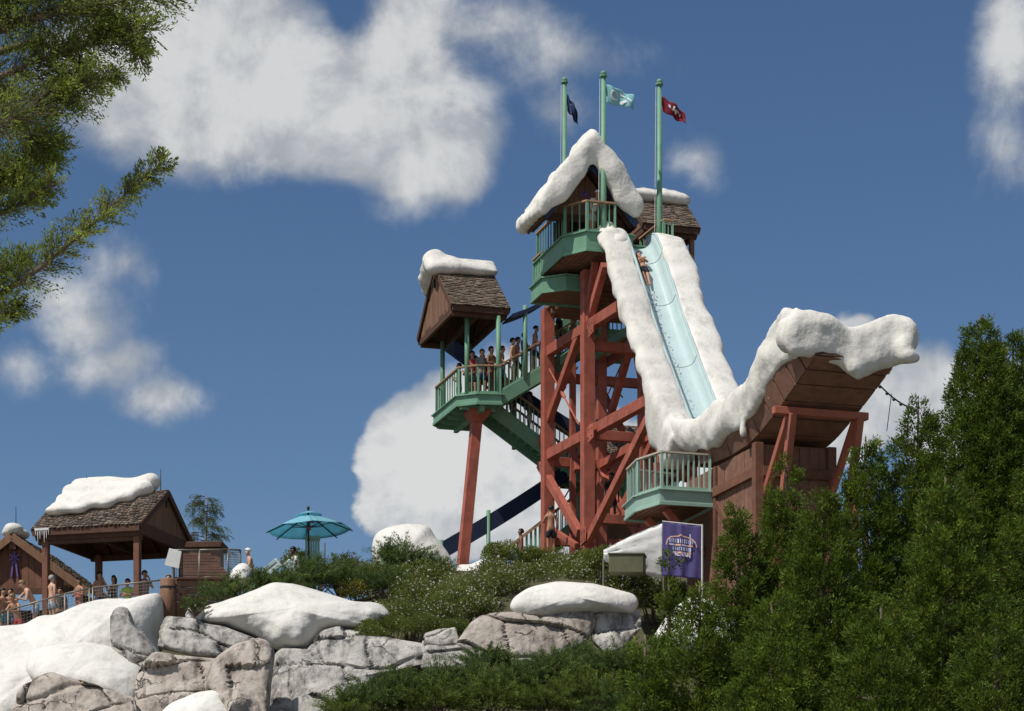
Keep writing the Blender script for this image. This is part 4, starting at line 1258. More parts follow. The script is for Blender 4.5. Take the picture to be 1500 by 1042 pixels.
def lodge_cabin():
    A = P(22, 783, 78.5)                        # gable peak
    hw, drop = 2.62, 1.95
    t = thing('lodge_cabin', 'brown board gabled cabin with a snow dome on its peak beside the pavilion', 'cabin', (A.x, A.y, 12.4))
    def Wc(u, v, z): return Vector((A.x + v - .10 * u, A.y - u - .10 * v, z))
    ux, vx = Vector((-.10, -1, 0)).normalized(), Vector((1, -.10, 0)).normalized()
    u0, u1, zr = -4.5, .35, A.z
    for s in (-1, 1):
        r = MB().prism([Wc(u0, 0, zr - .1), Wc(u1, 0, zr - .1), Wc(u1, s * hw, zr - drop - .1), Wc(u0, s * hw, zr - drop - .1)], ZX * .08).build('roof', M['wooddk'], t)
        shingles(r, Wc(u0, 0, zr), Wc(u1 + .05, 0, zr), Wc(u0, s * (hw + .06), zr - drop - .03), Wc(u1 + .05, s * (hw + .06), zr - drop - .03), .14, .16, seed=61 + s)
        part_beam(t, 'rake_board', Wc(u1 + .03, 0, zr - .14), Wc(u1 + .03, s * hw, zr - drop - .14), .05, .26, 'wood', ux)
    ug = 0.0
    g = MB().beam(Wc(ug, -2.3, zr - drop + .02), Wc(ug, 2.3, zr - drop + .02), .12, .2, ux).build('gable_beam', M['wooddk'], t)
    boards(g, Wc(ug, 0, zr - drop + .02), vx, ux, -2.35, 2.35, lambda s: 0, lambda s: max(0, (1 - abs(s) / hw) * drop - .16), .24, .035, 'woodred', 17)
    MB().prism([Wc(.06, a, zr - b) for a, b in ((-.12, .26), (.12, .26), (.12, .55), (-.12, .55))], ux * .25).build('beam_end', M['woodred'], t, bevel=.01)
    em = MB(); c = Wc(.09, .02, zr - .80)
    for a in range(6):
        th = a * math.pi / 3
        em.beam(c, c + (vx * math.sin(th) + ZX * math.cos(th)) * .2, .06, .05, ux)
    for d in (-.08, .08): em.beam(c - ZX * .12 + vx * d * .5, c - ZX * .66 + vx * d * 1.4, .09, .05, ux)
    em.build('gable_emblem', M['purple'], t)
    # dark open front with posts, back and side walls
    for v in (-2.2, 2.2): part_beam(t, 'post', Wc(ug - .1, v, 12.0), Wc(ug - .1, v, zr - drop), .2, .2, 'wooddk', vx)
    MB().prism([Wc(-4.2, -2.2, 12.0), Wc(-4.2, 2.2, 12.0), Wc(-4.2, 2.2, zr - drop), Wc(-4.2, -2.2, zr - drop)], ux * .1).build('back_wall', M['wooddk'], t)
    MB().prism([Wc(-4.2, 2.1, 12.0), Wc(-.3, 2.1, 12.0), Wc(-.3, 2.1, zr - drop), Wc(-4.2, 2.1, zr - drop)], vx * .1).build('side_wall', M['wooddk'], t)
    MB().beam(Wc(.05, 1.72, zr - 1.62), Wc(.05, 1.98, zr - 1.62), .16, .3, ux).build('lamp_box', M['rail'], t, bevel=.03)
    mb = MB(); mb.ball(Wc(.1, 0, zr + .14), .34, .34, .22); mb.ball(Wc(.0, -.06, zr + .04), .40, .40, .17); mb.ball(Wc(-.5, 0, zr + .1), .36, .4, .2)
    snow_obj('snow_dome', mb, t, voxel=.06, amp=.04, seed=23)
    MB().tube([Wc(-.1, 0, zr + .2), Wc(-.1, 0, zr + .98)], [.018, .008], 6).build('lightning_rod', M['dark'], t)


def mesh_fence(name, label, tops, h, cell=.10, rail=.028, post_at=None, group=None, m='metal'):
    """pipe rail fence: posts, top rail, wire infill"""
    a = np.array([tuple(p) for p in tops]).mean(axis=0)
    t = thing(name, label, 'fence', (a[0], a[1], a[2] - h), group)
    tops = [Vector(p) for p in tops]
    for p, q in zip(tops, tops[1:]):
        MB().tube([p, q], rail, 8).build('top_rail', M[m], t, smooth=True)
        MB().tube([p - ZX * (h - .08), q - ZX * (h - .08)], rail * .7, 6).build('bottom_rail', M[m], t, smooth=True)
        mb = MB(); L = (q - p).length; n = int(L / cell)
        for i in range(1, n): mb.beam(p.lerp(q, i / n) - ZX * .03, p.lerp(q, i / n) - ZX * (h - .1), .010, .010)
        k = int(h / cell)
        for j in range(1, k): mb.beam(p - ZX * h * j / k, q - ZX * h * j / k, .010, .010)
        mb.build('wire_infill', M['wire'], t, kind='stuff')
    for p in (post_at or tops): MB().tube([p, p - ZX * (h + .25)], rail * 1.15, 8).build('post', M[m], t, smooth=True)
    return t


def terrace():
    mesh_fence('queue_fence', 'wire mesh pipe railing climbing past the queue towards the pavilion', [P(-40, 906, 72.6), P(12, 894, 72.8), P(95, 870, 73.0), P(131, 862, 73.2)], 1.0)
    mesh_fence('queue_fence', 'wire mesh pipe railing running level under the queue pavilion', [P(136, 861, 73.2), P(236, 850, 72.6)], 1.0)
    # log post and plank retaining wall
    c = P(246, 848, 70.8)
    lp = thing('log_post', 'thick brown round log post at the corner of the plank wall', 'post', (c.x, c.y, c.z - 1.6))
    MB().tube([c - ZX * 1.6, c - ZX * .8, c - ZX * .04, c], [.25, .24, .23, .19], 14).build('log', M['wood'], lp, smooth=True)
    MB().tube([c - ZX * .3, c - ZX * .24], [.245, .245], 14).build('band', M['dark'], lp)
    a, b = P(257, 850, 71.0), P(336, 850, 72.0)
    w = thing('plank_wall', 'brown horizontal plank retaining wall beside the log post', 'wall', (a + b) / 2 - ZX * 1.3)
    for i in range(6):
        o = -ZX * (.11 + i * .22)
        MB().beam(a + o, b + o, .10, .205).build('plank', M['wood'], w, bevel=.012)
    part_beam(w, 'cap_board', a + ZX * .03, b + ZX * .03, .24, .06, 'woodred')
    f0, f1, f2, f3 = P(255, 806, 71.2), P(292, 806, 71.6), P(334, 805, 72.1), P(352, 806, 72.8)
    t = mesh_fence('terrace_fence', 'grey pipe fence with horizontal wires on top of the plank wall', [f0, f1, f2, f3], .92, .075)
    # stepped timber stack and small brown hut behind the fence
    s0 = P(303, 850, 74.0)
    s = thing('timber_stack', 'stepped stack of brown timbers behind the terrace fence', 'timber', s0)
    for i in range(9):
        x0 = -.72; x1 = .78 - .075 * i
        MB().box(s0 + Vector(((x0 + x1) / 2, 0, .05 + i * .088)), Vector(((x1 - x0) / 2, 0, 0)), Vector((0, .3, 0)), Vector((0, 0, .040))).build('timber', M['woodred'], s, bevel=.01)
    h0 = P(303, 812, 76.5)
    h = thing('roof_hut', 'small dark brown box hut rising over the terrace fence', 'hut', h0 - ZX * .9)
    MB().box(h0 - ZX * .4, Vector((.5, 0, 0)), Vector((0, .5, 0)), Vector((0, 0, .5))).build('wall', M['wood'], h)
    MB().box(h0 + ZX * .22, Vector((.6, -.05, 0)), Vector((.03, .6, 0)), Vector((.03, 0, .10))).build('roof', M['wooddk'], h, bevel=.02)
    g = [P(x, y, 71.0) for x, y in ((248, 803), (266, 808), (262, 833), (241, 828))]
    sg = thing('tilted_sign', 'blank white sign board tilted beside the terrace fence', 'sign', g[3])
    MB().prism(g, Vector((0, .04, 0))).build('panel', M['white'], sg, bevel=.006)
    MB().tube([(g[2] + g[3]) / 2 + Vector((0, .05, .3)), (g[2] + g[3]) / 2 + Vector((.06, .05, -.6))], .025, 8).build('stake', M['metal'], sg)


def umbrella():
    c = P(453, 772, 76)
    t = thing('beach_umbrella', 'big aqua beach umbrella with dark ribs over the lifeguard', 'umbrella', (c.x, c.y, c.z - 2.9))
    tilt = Matrix.Rotation(R(-3.5), 3, 'Y') @ Matrix.Rotation(R(-2), 3, 'X')
    rr, hh, n = 1.38, .52, 8
    def S(a, f, up=0):
        r = rr * f; z = hh * (1 - f ** 1.15) + up
        return c + tilt @ Vector((r * math.cos(a), r * math.sin(a), z - .10))
    a0 = R(10)
    for k in range(n):
        V, F = [], []; m1, m2 = 6, 6
        for i in range(m1 + 1):
            f = .24 + .76 * i / m1
            for j in range(m2 + 1):
                a = a0 + 2 * math.pi * (k + j / m2) / n
                sag = -.05 * math.sin(math.pi * j / m2) * f
                chord = 1 - .055 * math.sin(math.pi * j / m2)
                V.append(S(a, f * chord, sag))
        q = m2 + 1
        for i in range(m1):
            for j in range(m2): F.append((i * q + j, i * q + j + 1, (i + 1) * q + j + 1, (i + 1) * q + j))
        pn = MB().add(V, F).build('canopy_panel', M['aqua'], t, smooth=True)
        so_ = pn.modifiers.new('cloth', 'SOLIDIFY'); so_.thickness = .012
        a = a0 + 2 * math.pi * k / n
        MB().tube([S(a, .05, -.04), S(a, .5, -.045), S(a, 1.03, -.05)], .020, 6).build('rib', M['navyrib'], t)
        MB().tube([c + tilt @ Vector((0, 0, -.02)), S(a, .52, -.06)], .014, 6).build('strut', M['navyrib'], t)
    V, F = [], []
    for i in range(4):
        f = .02 + .30 * i / 3
        for k in range(32): V.append(S(2 * math.pi * k / 32, f, .10))
    for i in range(3):
        for k in range(32): F.append((i * 32 + k, i * 32 + (k + 1) % 32, (i + 1) * 32 + (k + 1) % 32, (i + 1) * 32 + k))
    v = MB().add(V, F).build('vent_cap', M['aqua'], t, smooth=True)
    so_ = v.modifiers.new('cloth', 'SOLIDIFY'); so_.thickness = .012
    MB().tube([c - ZX * 2.9, c + tilt @ Vector((0, 0, hh))], .032, 10).build('pole', M['wooddk'], t, smooth=True)
    MB().tube([c - ZX * .10, c + ZX * .03], [.06, .06], 10).build('hub', M['red'], t)
    top = c + tilt @ Vector((0, 0, hh + .02)); f = MB(); f.ball(top + ZX * .08, .05, .05, .07); f.tube([top, top + ZX * .06], .03, 8); f.build('finial', M['dark'], t)
    # lifeguard chair
    b = P(457, 840, 76.3)
    ch = thing('lifeguard_chair', 'pale green slatted lifeguard chair behind the umbrella pole', 'chair', b - ZX * .4)
    for i in range(6):
        x = -.20 + i * .08
        MB().box(b + Vector((x, .18, .75)), Vector((.034, 0, 0)), Vector((0, .02, 0)), Vector((0, 0, .52))).build('back_slat', M['pale'], ch)
    for z in (.35, 1.15): MB().box(b + Vector((0, .22, z)), Vector((.25, 0, 0)), Vector((0, .02, 0)), Vector((0, 0, .05))).build('back_rail', M['pale'], ch)
    for i in range(5): MB().box(b + Vector((0, -.32 + i * .11, .22)), Vector((.26, 0, 0)), Vector((0, .048, 0)), Vector((0, 0, .02))).build('seat_slat', M['pale'], ch)
    for sx in (-1, 1):
        MB().box(b + Vector((sx * .28, -.05, .48)), Vector((.05, 0, 0)), Vector((0, .32, 0)), Vector((0, 0, .02))).build('arm_rest', M['pale'], ch)
        for sy in (-.3, .2): part_beam(ch, 'leg', b + Vector((sx * .26, sy, .48)), b + Vector((sx * .30, sy, -.9)), .07, .07, 'pale')
    MB().tube([b + Vector((.42, .1, 1.0)), b + Vector((.42, .1, -.3))], .025, 8).build('marker_pole', M['white'], ch)
    # foam mats leaning in the junipers
    for (px, py, w, h, ang, lab) in ((393, 836, .32, .86, -52, 'long white and pale blue foam mat leaning below the white capped person'), (428, 832, .24, .55, 40, 'short white foam mat lying below the lifeguard'), (440, 842, .22, .5, 34, 'pale blue foam mat half hidden in the juniper')):
        c2 = P(px, py, 72.5); d = Vector((math.sin(R(ang)) * -1, 0, math.cos(R(ang)))); s = Vector((d.z, 0, -d.x))
        mt = thing('foam_mat', lab, 'mat', c2 - ZX * .3)
        MB().box(c2, s * w / 2, Vector((0, .07, .02)), d * h / 2).build('mat_body', M['white'], mt, bevel=.03)
        for k in (-1, 1): MB().box(c2 + s * w * .30 * k - Vector((0, .08, 0)), s * .05, Vector((0, .012, 0)), d * h * .44).build('stripe', M['chute'], mt, bevel=.005)


def tent_and_banner():
    Y = 67.5
    t = thing('event_tent', 'white fabric event tent pitched under the pale green balcony', 'tent', P(930, 850, Y))
    a, b = P(972, 766, Y), P(884, 806, Y); e = P(884, 822, Y); e2 = P(972, 850, Y); dp = Vector((.3, 2.2, 0))
    nx, nz = 18, 10; V, F = [], []
    for j in range(nz + 1):
        for i in range(nx + 1):
            f, g = i / nx, j / nz
            top = b.lerp(a, f) + ZX * .05 * math.sin(f * 3.1); bot = e.lerp(e2, f)
            p = top.lerp(bot, g); p.y += -.10 * math.sin(g * 3.1) + .05 * fnoise((f * 4, g * 5, 2), 1.6, 3) + .03 * math.sin(g * 22 + f * 3)
            V.append(p)
    for j in range(nz):
        for i in range(nx):
            k = j * (nx + 1) + i; F.append((k, k + 1, k + nx + 2, k + nx + 1))
    w = MB().add(V, F).build('side_cloth', M['white'], t, smooth=True)
    so_ = w.modifiers.new('cloth', 'SOLIDIFY'); so_.thickness = .01
    r = MB().add([b, a, a + dp, b + dp, (a + b) / 2 + ZX * .06, (a + b) / 2 + dp + ZX * .1], [(0, 4, 5, 3), (4, 1, 2, 5)]).build('roof_cloth', M['white'], t)
    so_ = r.modifiers.new('cloth', 'SOLIDIFY'); so_.thickness = .01
    for p in (a, e + ZX * .05): MB().tube([p, p - ZX * 2.2], .03, 8).build('tent_pole', M['metal'], t)
    c = P(919, 828, Y - .8)
    bx = thing('utility_box', 'dull olive utility box in front of the white tent', 'box', c - ZX * .4)
    MB().box(c, Vector((.50, 0, 0)), Vector((.05, .3, 0)), Vector((0, 0, .26))).build('body', M['olive'], bx, bevel=.02)
    MB().box(c + ZX * .28, Vector((.53, 0, 0)), Vector((.05, .33, 0)), Vector((0, 0, .025))).build('lid', M['olive'], bx, bevel=.01)
    # banner on a T frame
    Yb = 66.6
    g = [P(970, 765, Yb), P(1027, 771, Yb), P(1027, 849, Yb), P(970, 843, Yb)]
    bn = thing('hanging_banner', 'purple hanging banner with a pale arched emblem beside the tent', 'banner', (g[2] + g[3]) / 2 - ZX * .6)
    nx, nz = 24, 30; V, F = [], []
    def S(f, q):
        p = g[0].lerp(g[1], f).lerp(g[3].lerp(g[2], f), q)
        p.y += .05 * math.exp(-((f - .48) / .05) ** 2) * -1 * (1 - .3 * q) + .02 * math.sin(f * 19 + q * 2) * (.3 + q)
        return p
    for j in range(nz + 1):
        for i in range(nx + 1): V.append(S(i / nx, j / nz))
    for j in range(nz):
        for i in range(nx):
            k = j * (nx + 1) + i; F.append((k, k + 1, k + nx + 2, k + nx + 1))
    cl = MB().add(V, F).build('banner_cloth', M['banner'], bn, smooth=True)
    so_ = cl.modifiers.new('cloth', 'SOLIDIFY'); so_.thickness = .008
    def mark(poly, m): MB().prism([S(a, b) - Vector((0, .075, 0)) for a, b in poly], Vector((0, .004, 0))).build('printed_mark', M[m], cl)
    arch = [(.10, .42), (.13, .33), (.20, .27), (.32, .25), (.42, .24), (.48, .21), (.54, .24), (.66, .25), (.78, .28), (.85, .34), (.88, .42)]
    for (p, q) in zip(arch, arch[1:]):
        d = Vector((q[0] - p[0], q[1] - p[1])); nn = Vector((-d.y, d.x)).normalized() * .011
        mark([(p[0] - nn.x, p[1] - nn.y), (q[0] - nn.x, q[1] - nn.y), (q[0] + nn.x, q[1] + nn.y), (p[0] + nn.x, p[1] + nn.y)], 'bannerpeach')
    rnd = random.Random(77)
    x = .17                                     # rows of lettering too small to read: upright strokes and bowls
    for row, (y0, y1, x0, x1) in enumerate(((.29, .37, .18, .80), (.44, .51, .26, .76))):
        x = x0
        while x < x1:
            w = rnd.choice((.018, .03, .04)); mark([(x, y0), (x + w, y0), (x + w, y1), (x, y1)], rnd.choice(('bannerprint', 'bannersky'))); x += w + .028
        for k in range(4):
            xa = x0 + (x1 - x0) * k / 4; xb = x0 + (x1 - x0) * (k + .86) / 4
            mark([(xa, y1 + .02), (xb, y1 + .02), (xb, y1 + .05), (xa, y1 + .05)], 'bannerpeach' if k % 2 else 'bannerprint')
    mark([(.30, .56), (.70, .56), (.66, .61), (.34, .61)], 'bannerprint')
    mark([(.70, .18), (.73, .18), (.72, .62), (.69, .62)], 'bannerprint')
    MB().tube([g[1] + ZX * .05 + Vector((.03, 0, 0)), g[2] - ZX * .6 + Vector((.03, 0, 0))], .03, 8).build('banner_pole', M['white'], bn)
    MB().tube([g[0] + ZX * .02, g[1] + ZX * .02], .022, 8).build('cross_bar', M['white'], bn)


def rigging():
    a, b = P(1284, 560, 64), P(1345, 602, 64)
    cb = thing('cable_run', 'sagging dark cable with lamps leading from the jump lip into the cedars', 'cable', b)
    pts = [a.lerp(b, i / 12) - ZX * .12 * math.sin(math.pi * i / 12) for i in range(13)]
    MB().tube(pts, .022, 6).build('cable', M['dark'], cb)
    for p in pts[1:-1:2]: MB().ball(p - ZX * .03, .05, .05, .05, 8, 5).build('lamp', M['dark'], cb)
    p = P(1306, 577, 64); MB().tube([p, P(1299, 632, 64)], .012, 5).build('drop_wire', M['dark'], cb)
    q = P(1253, 622, 70)
    bc = thing('beacon_mast', 'thin mast with a red beacon cap between jump and cedars', 'mast', q - ZX * 6)
    MB().tube([q - ZX * 6, q], [.09, .07], 8).build('mast', M['redfar'], bc)
    MB().tube([q, q + ZX * .12, q + ZX * .16], [.13, .12, .05], 10).build('beacon_cap', M['beacon'], bc)


M['olive'] = mat('olive_box_paint', (.12, .12, .07), .7, .15, 4)
M['beacon'] = mat('beacon_red', (.55, .05, .04), .4, .1, 4)
queue_pavilion(); lodge_cabin(); terrace(); umbrella(); tent_and_banner(); rigging()

# ------------------------------------------------------------ plants
def leafmat(name, c, trans=.3, rough=.65):
    M[name] = mat('leaf_' + name, c, rough, .22, .8, tint=True, trans=trans, spec=.25)


leafmat('cedar', (.094, .138, .016), 0.38)
leafmat('cedaryoung', (.112, .160, .020), 0.4)
leafmat('juniper', (.100, .148, .040), 0.4)
leafmat('shrub', (.150, .185, .040), 0.45)
leafmat('meadow', (.135, .178, .036), 0.45)
leafmat('yellowleaf', (.24, .23, .04), .35)
leafmat('cypress', (.18, .225, .04), .5)
leafmat('pine', (.12, .155, .065), .3)
M['blossom'] = mat('white_blossom', (.74, .72, .64), .7, .1, 4, tint=True, trans=.2)


def unitv(a): return a / np.maximum(np.linalg.norm(a, axis=-1, keepdims=True), 1e-9)


def leaves(name, parent, base, d, L, wd, m, tint, rs, kind='stuff', tri=False):
    """one diamond leaf per row: base point, direction, length, width"""
    n = len(base)
    side = unitv(np.cross(d, rs.normal(size=(n, 3))))
    nrm = np.cross(d, side)
    mid = base + d * (L * .45)[:, None] + nrm * (L * .06)[:, None]
    if tri:
        V = np.empty((n, 3, 3)); V[:, 0] = base + side * (wd * .5)[:, None]; V[:, 1] = base - side * (wd * .5)[:, None]; V[:, 2] = base + d * L[:, None]
        V = V.reshape(-1, 3); c = base.mean(axis=0)
        return put(name, np_mesh(name, V - c, np.arange(n * 3).reshape(n, 3), m, tint), parent, c, kind=kind)
    V = np.empty((n, 4, 3)); V[:, 0] = base; V[:, 1] = mid + side * (wd * .5)[:, None]; V[:, 2] = base + d * L[:, None]; V[:, 3] = mid - side * (wd * .5)[:, None]
    V = V.reshape(-1, 3); c = base.mean(axis=0)
    F = np.arange(n * 4).reshape(n, 4)
    return put(name, np_mesh(name, V - c, F, m, tint), parent, c, kind=kind)


def tints(rs, n, per, lo=.65, hi=1.4, hue=.10):
    g = rs.uniform(lo, hi, size=n); h = rs.uniform(-hue, hue, size=n)
    t = np.stack([g * (1 + h), g, g * (1 - h)], axis=1)
    return np.repeat(t, per, axis=0)


def cedar(label, apex, zb, rad, nclump, seed, m='cedar', lean=(0, 0), group='dense red cedars below the jump', leafL=.080, per=46, shape=.85):
    rs = np.random.RandomState(seed)
    base = Vector((apex.x - lean[0], apex.y - lean[1], zb))
    t = thing('cedar_tree', label, 'tree', base, group)
    H = apex.z - zb
    axis = lambda h: np.array([base.x + lean[0] * h, base.y + lean[1] * h, zb + H * h]) if np.isscalar(h) else np.stack([base.x + lean[0] * h, base.y + lean[1] * h, zb + H * h], 1)
    MB().tube([Vector(axis(k / 8)) for k in range(9)], [max(.02, .20 * (1 - k / 8) ** .8) for k in range(9)], 8).build('trunk', M['bark'], t, smooth=True)
    # main leaders: boughs that make the outline uneven
    nb = 46
    bh = rs.uniform(.12, .97, nb) ** .9; ba = rs.uniform(0, 2 * np.pi, nb); bl = rs.uniform(.75, 1.22, nb)
    h = 1 - rs.power(1.75, nclump); h = .08 + .92 * h
    ang = np.where(rs.rand(nclump) < .34, rs.uniform(0, 2 * np.pi, nclump), rs.normal(-np.pi / 2, .95, nclump))   # most boughs grow to the open, sunny side
    dz = np.abs(h[:, None] - bh[None]); da = np.abs((ang[:, None] - ba[None] + np.pi) % (2 * np.pi) - np.pi)
    wgt = np.exp(-(dz / .05) ** 2 - (da / .45) ** 2)
    lump = .78 + .34 * np.clip((wgt * (bl[None] - .6)).sum(1), 0, 1.0)
    prof = rad * np.clip(1 - h, 0, 1) ** shape * (1 - .25 * np.exp(-(h / .12) ** 2)) + .10
    rho = rs.beta(4.2, 1.3, nclump)
    r = prof * lump * rho
    out = np.stack([np.cos(ang), np.sin(ang), np.zeros(nclump)], 1)
    c = axis(h) + out * r[:, None]
    d = unitv(out * rs.uniform(.5, 1.0, nclump)[:, None] + np.array([0, 0, 1]) * rs.uniform(.45, 1.25, nclump)[:, None] + rs.normal(size=(nclump, 3)) * .22)
    Lc = rs.uniform(.16, .36, nclump) * (.75 + .25 * (1 - h))
    # limbs
    lm = MB()
    for k in range(nb):
        a = Vector(axis(float(bh[k] * .93))); rr = rad * (1 - bh[k]) ** shape * .85
        b = a + Vector((math.cos(ba[k]) * rr, math.sin(ba[k]) * rr, rr * .35))
        lm.tube([a, a.lerp(b, .5) + ZX * -.05 * rr, b], [.05, .03, .012], 5, False)
    lm.build('limbs', M['bark'], t, smooth=True, kind='stuff')
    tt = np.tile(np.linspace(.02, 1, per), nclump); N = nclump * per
    C, D, LL = np.repeat(c, per, 0), np.repeat(d, per, 0), np.repeat(Lc, per)
    jit = rs.normal(size=(N, 3)) * (.088 * (1.15 - .7 * tt) * (.7 + LL))[:, None]
    b = C + D * (tt * LL)[:, None] + jit
    ld = unitv(D + unitv(jit) * .75 + rs.normal(size=(N, 3)) * .35)
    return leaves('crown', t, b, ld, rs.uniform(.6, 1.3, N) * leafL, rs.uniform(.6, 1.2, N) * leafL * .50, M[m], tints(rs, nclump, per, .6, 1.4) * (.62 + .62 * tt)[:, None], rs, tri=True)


def shrub(name, label, group, c, rx, ry, rz, n, L, wd, m, seed, flowers=0, lumps=9, up=.3, cat='shrub', fl=.03):
    """rounded leafy bush made of several lobes, with stems and, where it blooms, blossom"""
    rs = np.random.RandomState(seed)
    t = thing(name, label, cat, (c.x, c.y, c.z - rz * .9), group)
    lc = unitv(rs.normal(size=(lumps, 3))) * rs.uniform(.25, .62, (lumps, 1)); lc[:, 2] = np.abs(lc[:, 2]) * 1.0 - .15
    lr = rs.uniform(.36, .60, lumps)
    k = rs.randint(0, lumps, n)
    q = unitv(rs.normal(size=(n, 3)))
    p = lc[k] + q * (lr[k] * rs.beta(5, 1.4, n))[:, None]
    b = np.array(c) + p * np.array([rx, ry, rz])
    d = unitv(q + np.array([0, 0, up]) + rs.normal(size=(n, 3)) * .55)
    g = rs.uniform(.72, 1.25, lumps)
    tn = np.ones((n, 3)) * (g[k] * rs.uniform(.75, 1.25, n))[:, None] * np.array([1, 1, 1]); tn[:, 0] *= rs.uniform(.85, 1.2, n)
    leaves('foliage', t, b, d, rs.uniform(.6, 1.3, n) * L, rs.uniform(.7, 1.2, n) * wd, M[m], tn, rs)
    st = MB()
    for i in range(lumps):
        e = Vector(np.array(c) + lc[i] * np.array([rx, ry, rz])); s = Vector((c.x + lc[i][0] * rx * .3, c.y + lc[i][1] * ry * .3, c.z - rz * 1.25))
        st.tube([s, s.lerp(e, .5) + Vector((0, 0, .04)), e], [.025, .018, .008], 5, False)
    st.build('stems', M['bark'], t, smooth=True)
    if flowers:
        k = rs.randint(0, lumps, flowers); q = unitv(rs.normal(size=(flowers, 3))); q[:, 1] = -np.abs(q[:, 1]) * .9
        p = lc[k] + unitv(q) * (lr[k] * rs.uniform(.95, 1.1, flowers))[:, None]
        cc = np.array(c) + p * np.array([rx, ry, rz])
        per = 4
        bb = np.repeat(cc, per, 0); dd = unitv(rs.normal(size=(flowers * per, 3)))
        leaves('blossom', t, bb, dd, rs.uniform(.7, 1.3, flowers * per) * fl * 1.3, rs.uniform(.8, 1.2, flowers * per) * fl, M['blossom'], np.ones((flowers * per, 3)) * rs.uniform(.7, 1.1, (flowers * per, 1)), rs)
    return t


def sprays(parent, name, starts, dirs, Ls, m, seed, per=60, side=.32, leafL=.06, droop=.25, curve=.0, tlo=.65, thi=1.35, thick=True, lw=.28):
    """feathery sprays: an axis that bends over, with leaflets on both sides getting shorter to the tip"""
    rs = np.random.RandomState(seed); n = len(starts); N = n * per
    S, D, LL = np.repeat(starts, per, 0), np.repeat(unitv(dirs), per, 0), np.repeat(Ls, per)
    tt = np.tile(np.linspace(.06, 1, per), n)
    bend = np.zeros((N, 3)); bend[:, 2] = -droop * LL * tt ** 2
    ax = S + D * (LL * tt)[:, None] + bend
    sd = np.repeat(unitv(np.cross(unitv(dirs), rs.normal(size=(n, 3)))), per, 0)
    sg = np.where(np.arange(N) % 2 == 0, 1, -1)
    wdt = side * LL * (1 - tt) ** .7 * tt ** .25 * rs.uniform(.4, 1.1, N)
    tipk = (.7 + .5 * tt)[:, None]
    b = ax + sd * (sg * wdt * rs.uniform(0, 1, N))[:, None] + D * (wdt * .6)[:, None] + rs.normal(size=(N, 3)) * (.03 * LL)[:, None]
    d = unitv(D * 1.0 + sd * (sg * .75)[:, None] + rs.normal(size=(N, 3)) * .3)
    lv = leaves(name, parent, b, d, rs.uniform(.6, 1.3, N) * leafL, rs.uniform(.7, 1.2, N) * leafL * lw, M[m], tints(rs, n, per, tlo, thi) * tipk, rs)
    return lv


def juniper(label, group, c, rx, ry, rz, n, seed, m='juniper', L=.55, up=.55, per=60, leafL=.075, name='juniper_bush', droop=.2):
    rs = np.random.RandomState(seed)
    t = thing(name, label, 'shrub', (c.x, c.y, c.z - rz), group)
    q = unitv(rs.normal(size=(n, 3))); q[:, 2] = np.abs(q[:, 2])
    st = np.array(c) + q * np.array([rx, ry, rz]) * rs.uniform(.15, .85, (n, 1)) - np.array([0, 0, rz * .3])
    di = unitv(q * np.array([1, 1, .5]) + np.array([0, 0, up]) + rs.normal(size=(n, 3)) * .25)
    sprays(t, 'foliage', st, di, rs.uniform(.6, 1.25, n) * L, m, seed + 1, per, .30, leafL, droop)
    mb = MB()
    for i in range(0, n, max(1, n // 22)):
        a = Vector((c.x, c.y, c.z - rz)); e = Vector(st[i]); f = e + Vector(di[i]) * L * .7
        mb.tube([a, e, f], [.03, .015, .005], 5, False)
    mb.build('stems', M['bark'], t, smooth=True)
    return t


def right_cedars():
    G = 'dense red cedars below the jump'
    def zb(x, y): return terrain_z(x, y) - .3
    rows = [  # pixel of the apex, distance, radius, clumps, label
        (1436, 462, 54.5, 2.75, 2600, 'tallest red cedar with a pointed crown right of the jump lip', 11, .80),
        (1484, 488, 56.0, 2.6, 1700, 'tall red cedar standing close behind the tallest one', 12, .85),
        (1560, 560, 51.5, 3.2, 2000, 'broad red cedar crowding in beyond the two tallest ones', 13, .75),
        (1345, 590, 52.0, 2.4, 2000, 'red cedar shouldering up beside the tallest one', 14, .75),
        (1268, 640, 51.5, 2.1, 1700, 'loose topped red cedar under the jump lip', 15, .72),
        (1152, 676, 50.5, 1.9, 1500, 'red cedar with a narrow spire before the jump base', 16, .72),
        (1205, 718, 48.5, 2.3, 1700, 'stout red cedar standing before the narrow spire', 17, .66),
        (1082, 742, 49.8, 1.8, 1300, 'red cedar rising beside the purple banner', 18, .70),
        (1385, 700, 47.0, 2.7, 2100, 'broad front red cedar below the tallest one', 19, .66),
        (1025, 858, 48.0, 1.8, 1200, 'low red cedar below the purple banner', 20, .66),
        (980, 806, 55.0, .8, 420, 'slim young cedar in front of the white tent', 21, .9),
        (945, 930, 47.0, 1.45, 1000, 'small red cedar at the edge of the snow capped boulder', 22, .62),
        (1130, 880, 45.0, 2.3, 1500, 'bushy low red cedar in front of the stout one', 23, .60),
        (1290, 890, 44.0, 2.5, 1600, 'bushy low red cedar in front of the broad one', 24, .60),
        (1460, 880, 44.0, 2.4, 1500, 'bushy low red cedar below the broad front one', 25, .60),
    ]
    for (px, py, Y, rad, n, lab, sd, shp) in rows:
        a = P(px, py, Y)
        b = max(zb(a.x, Y), a.z - (5.2 if rad < 1 else 9.5 if Y > 46 else 8.0))
        cedar(lab, a, zb(a.x, Y) if a.z - b < 9 else b, rad, n, sd, 'cedaryoung' if sd in (20, 22, 23, 21) else 'cedar', group=G, shape=shp, per=62)


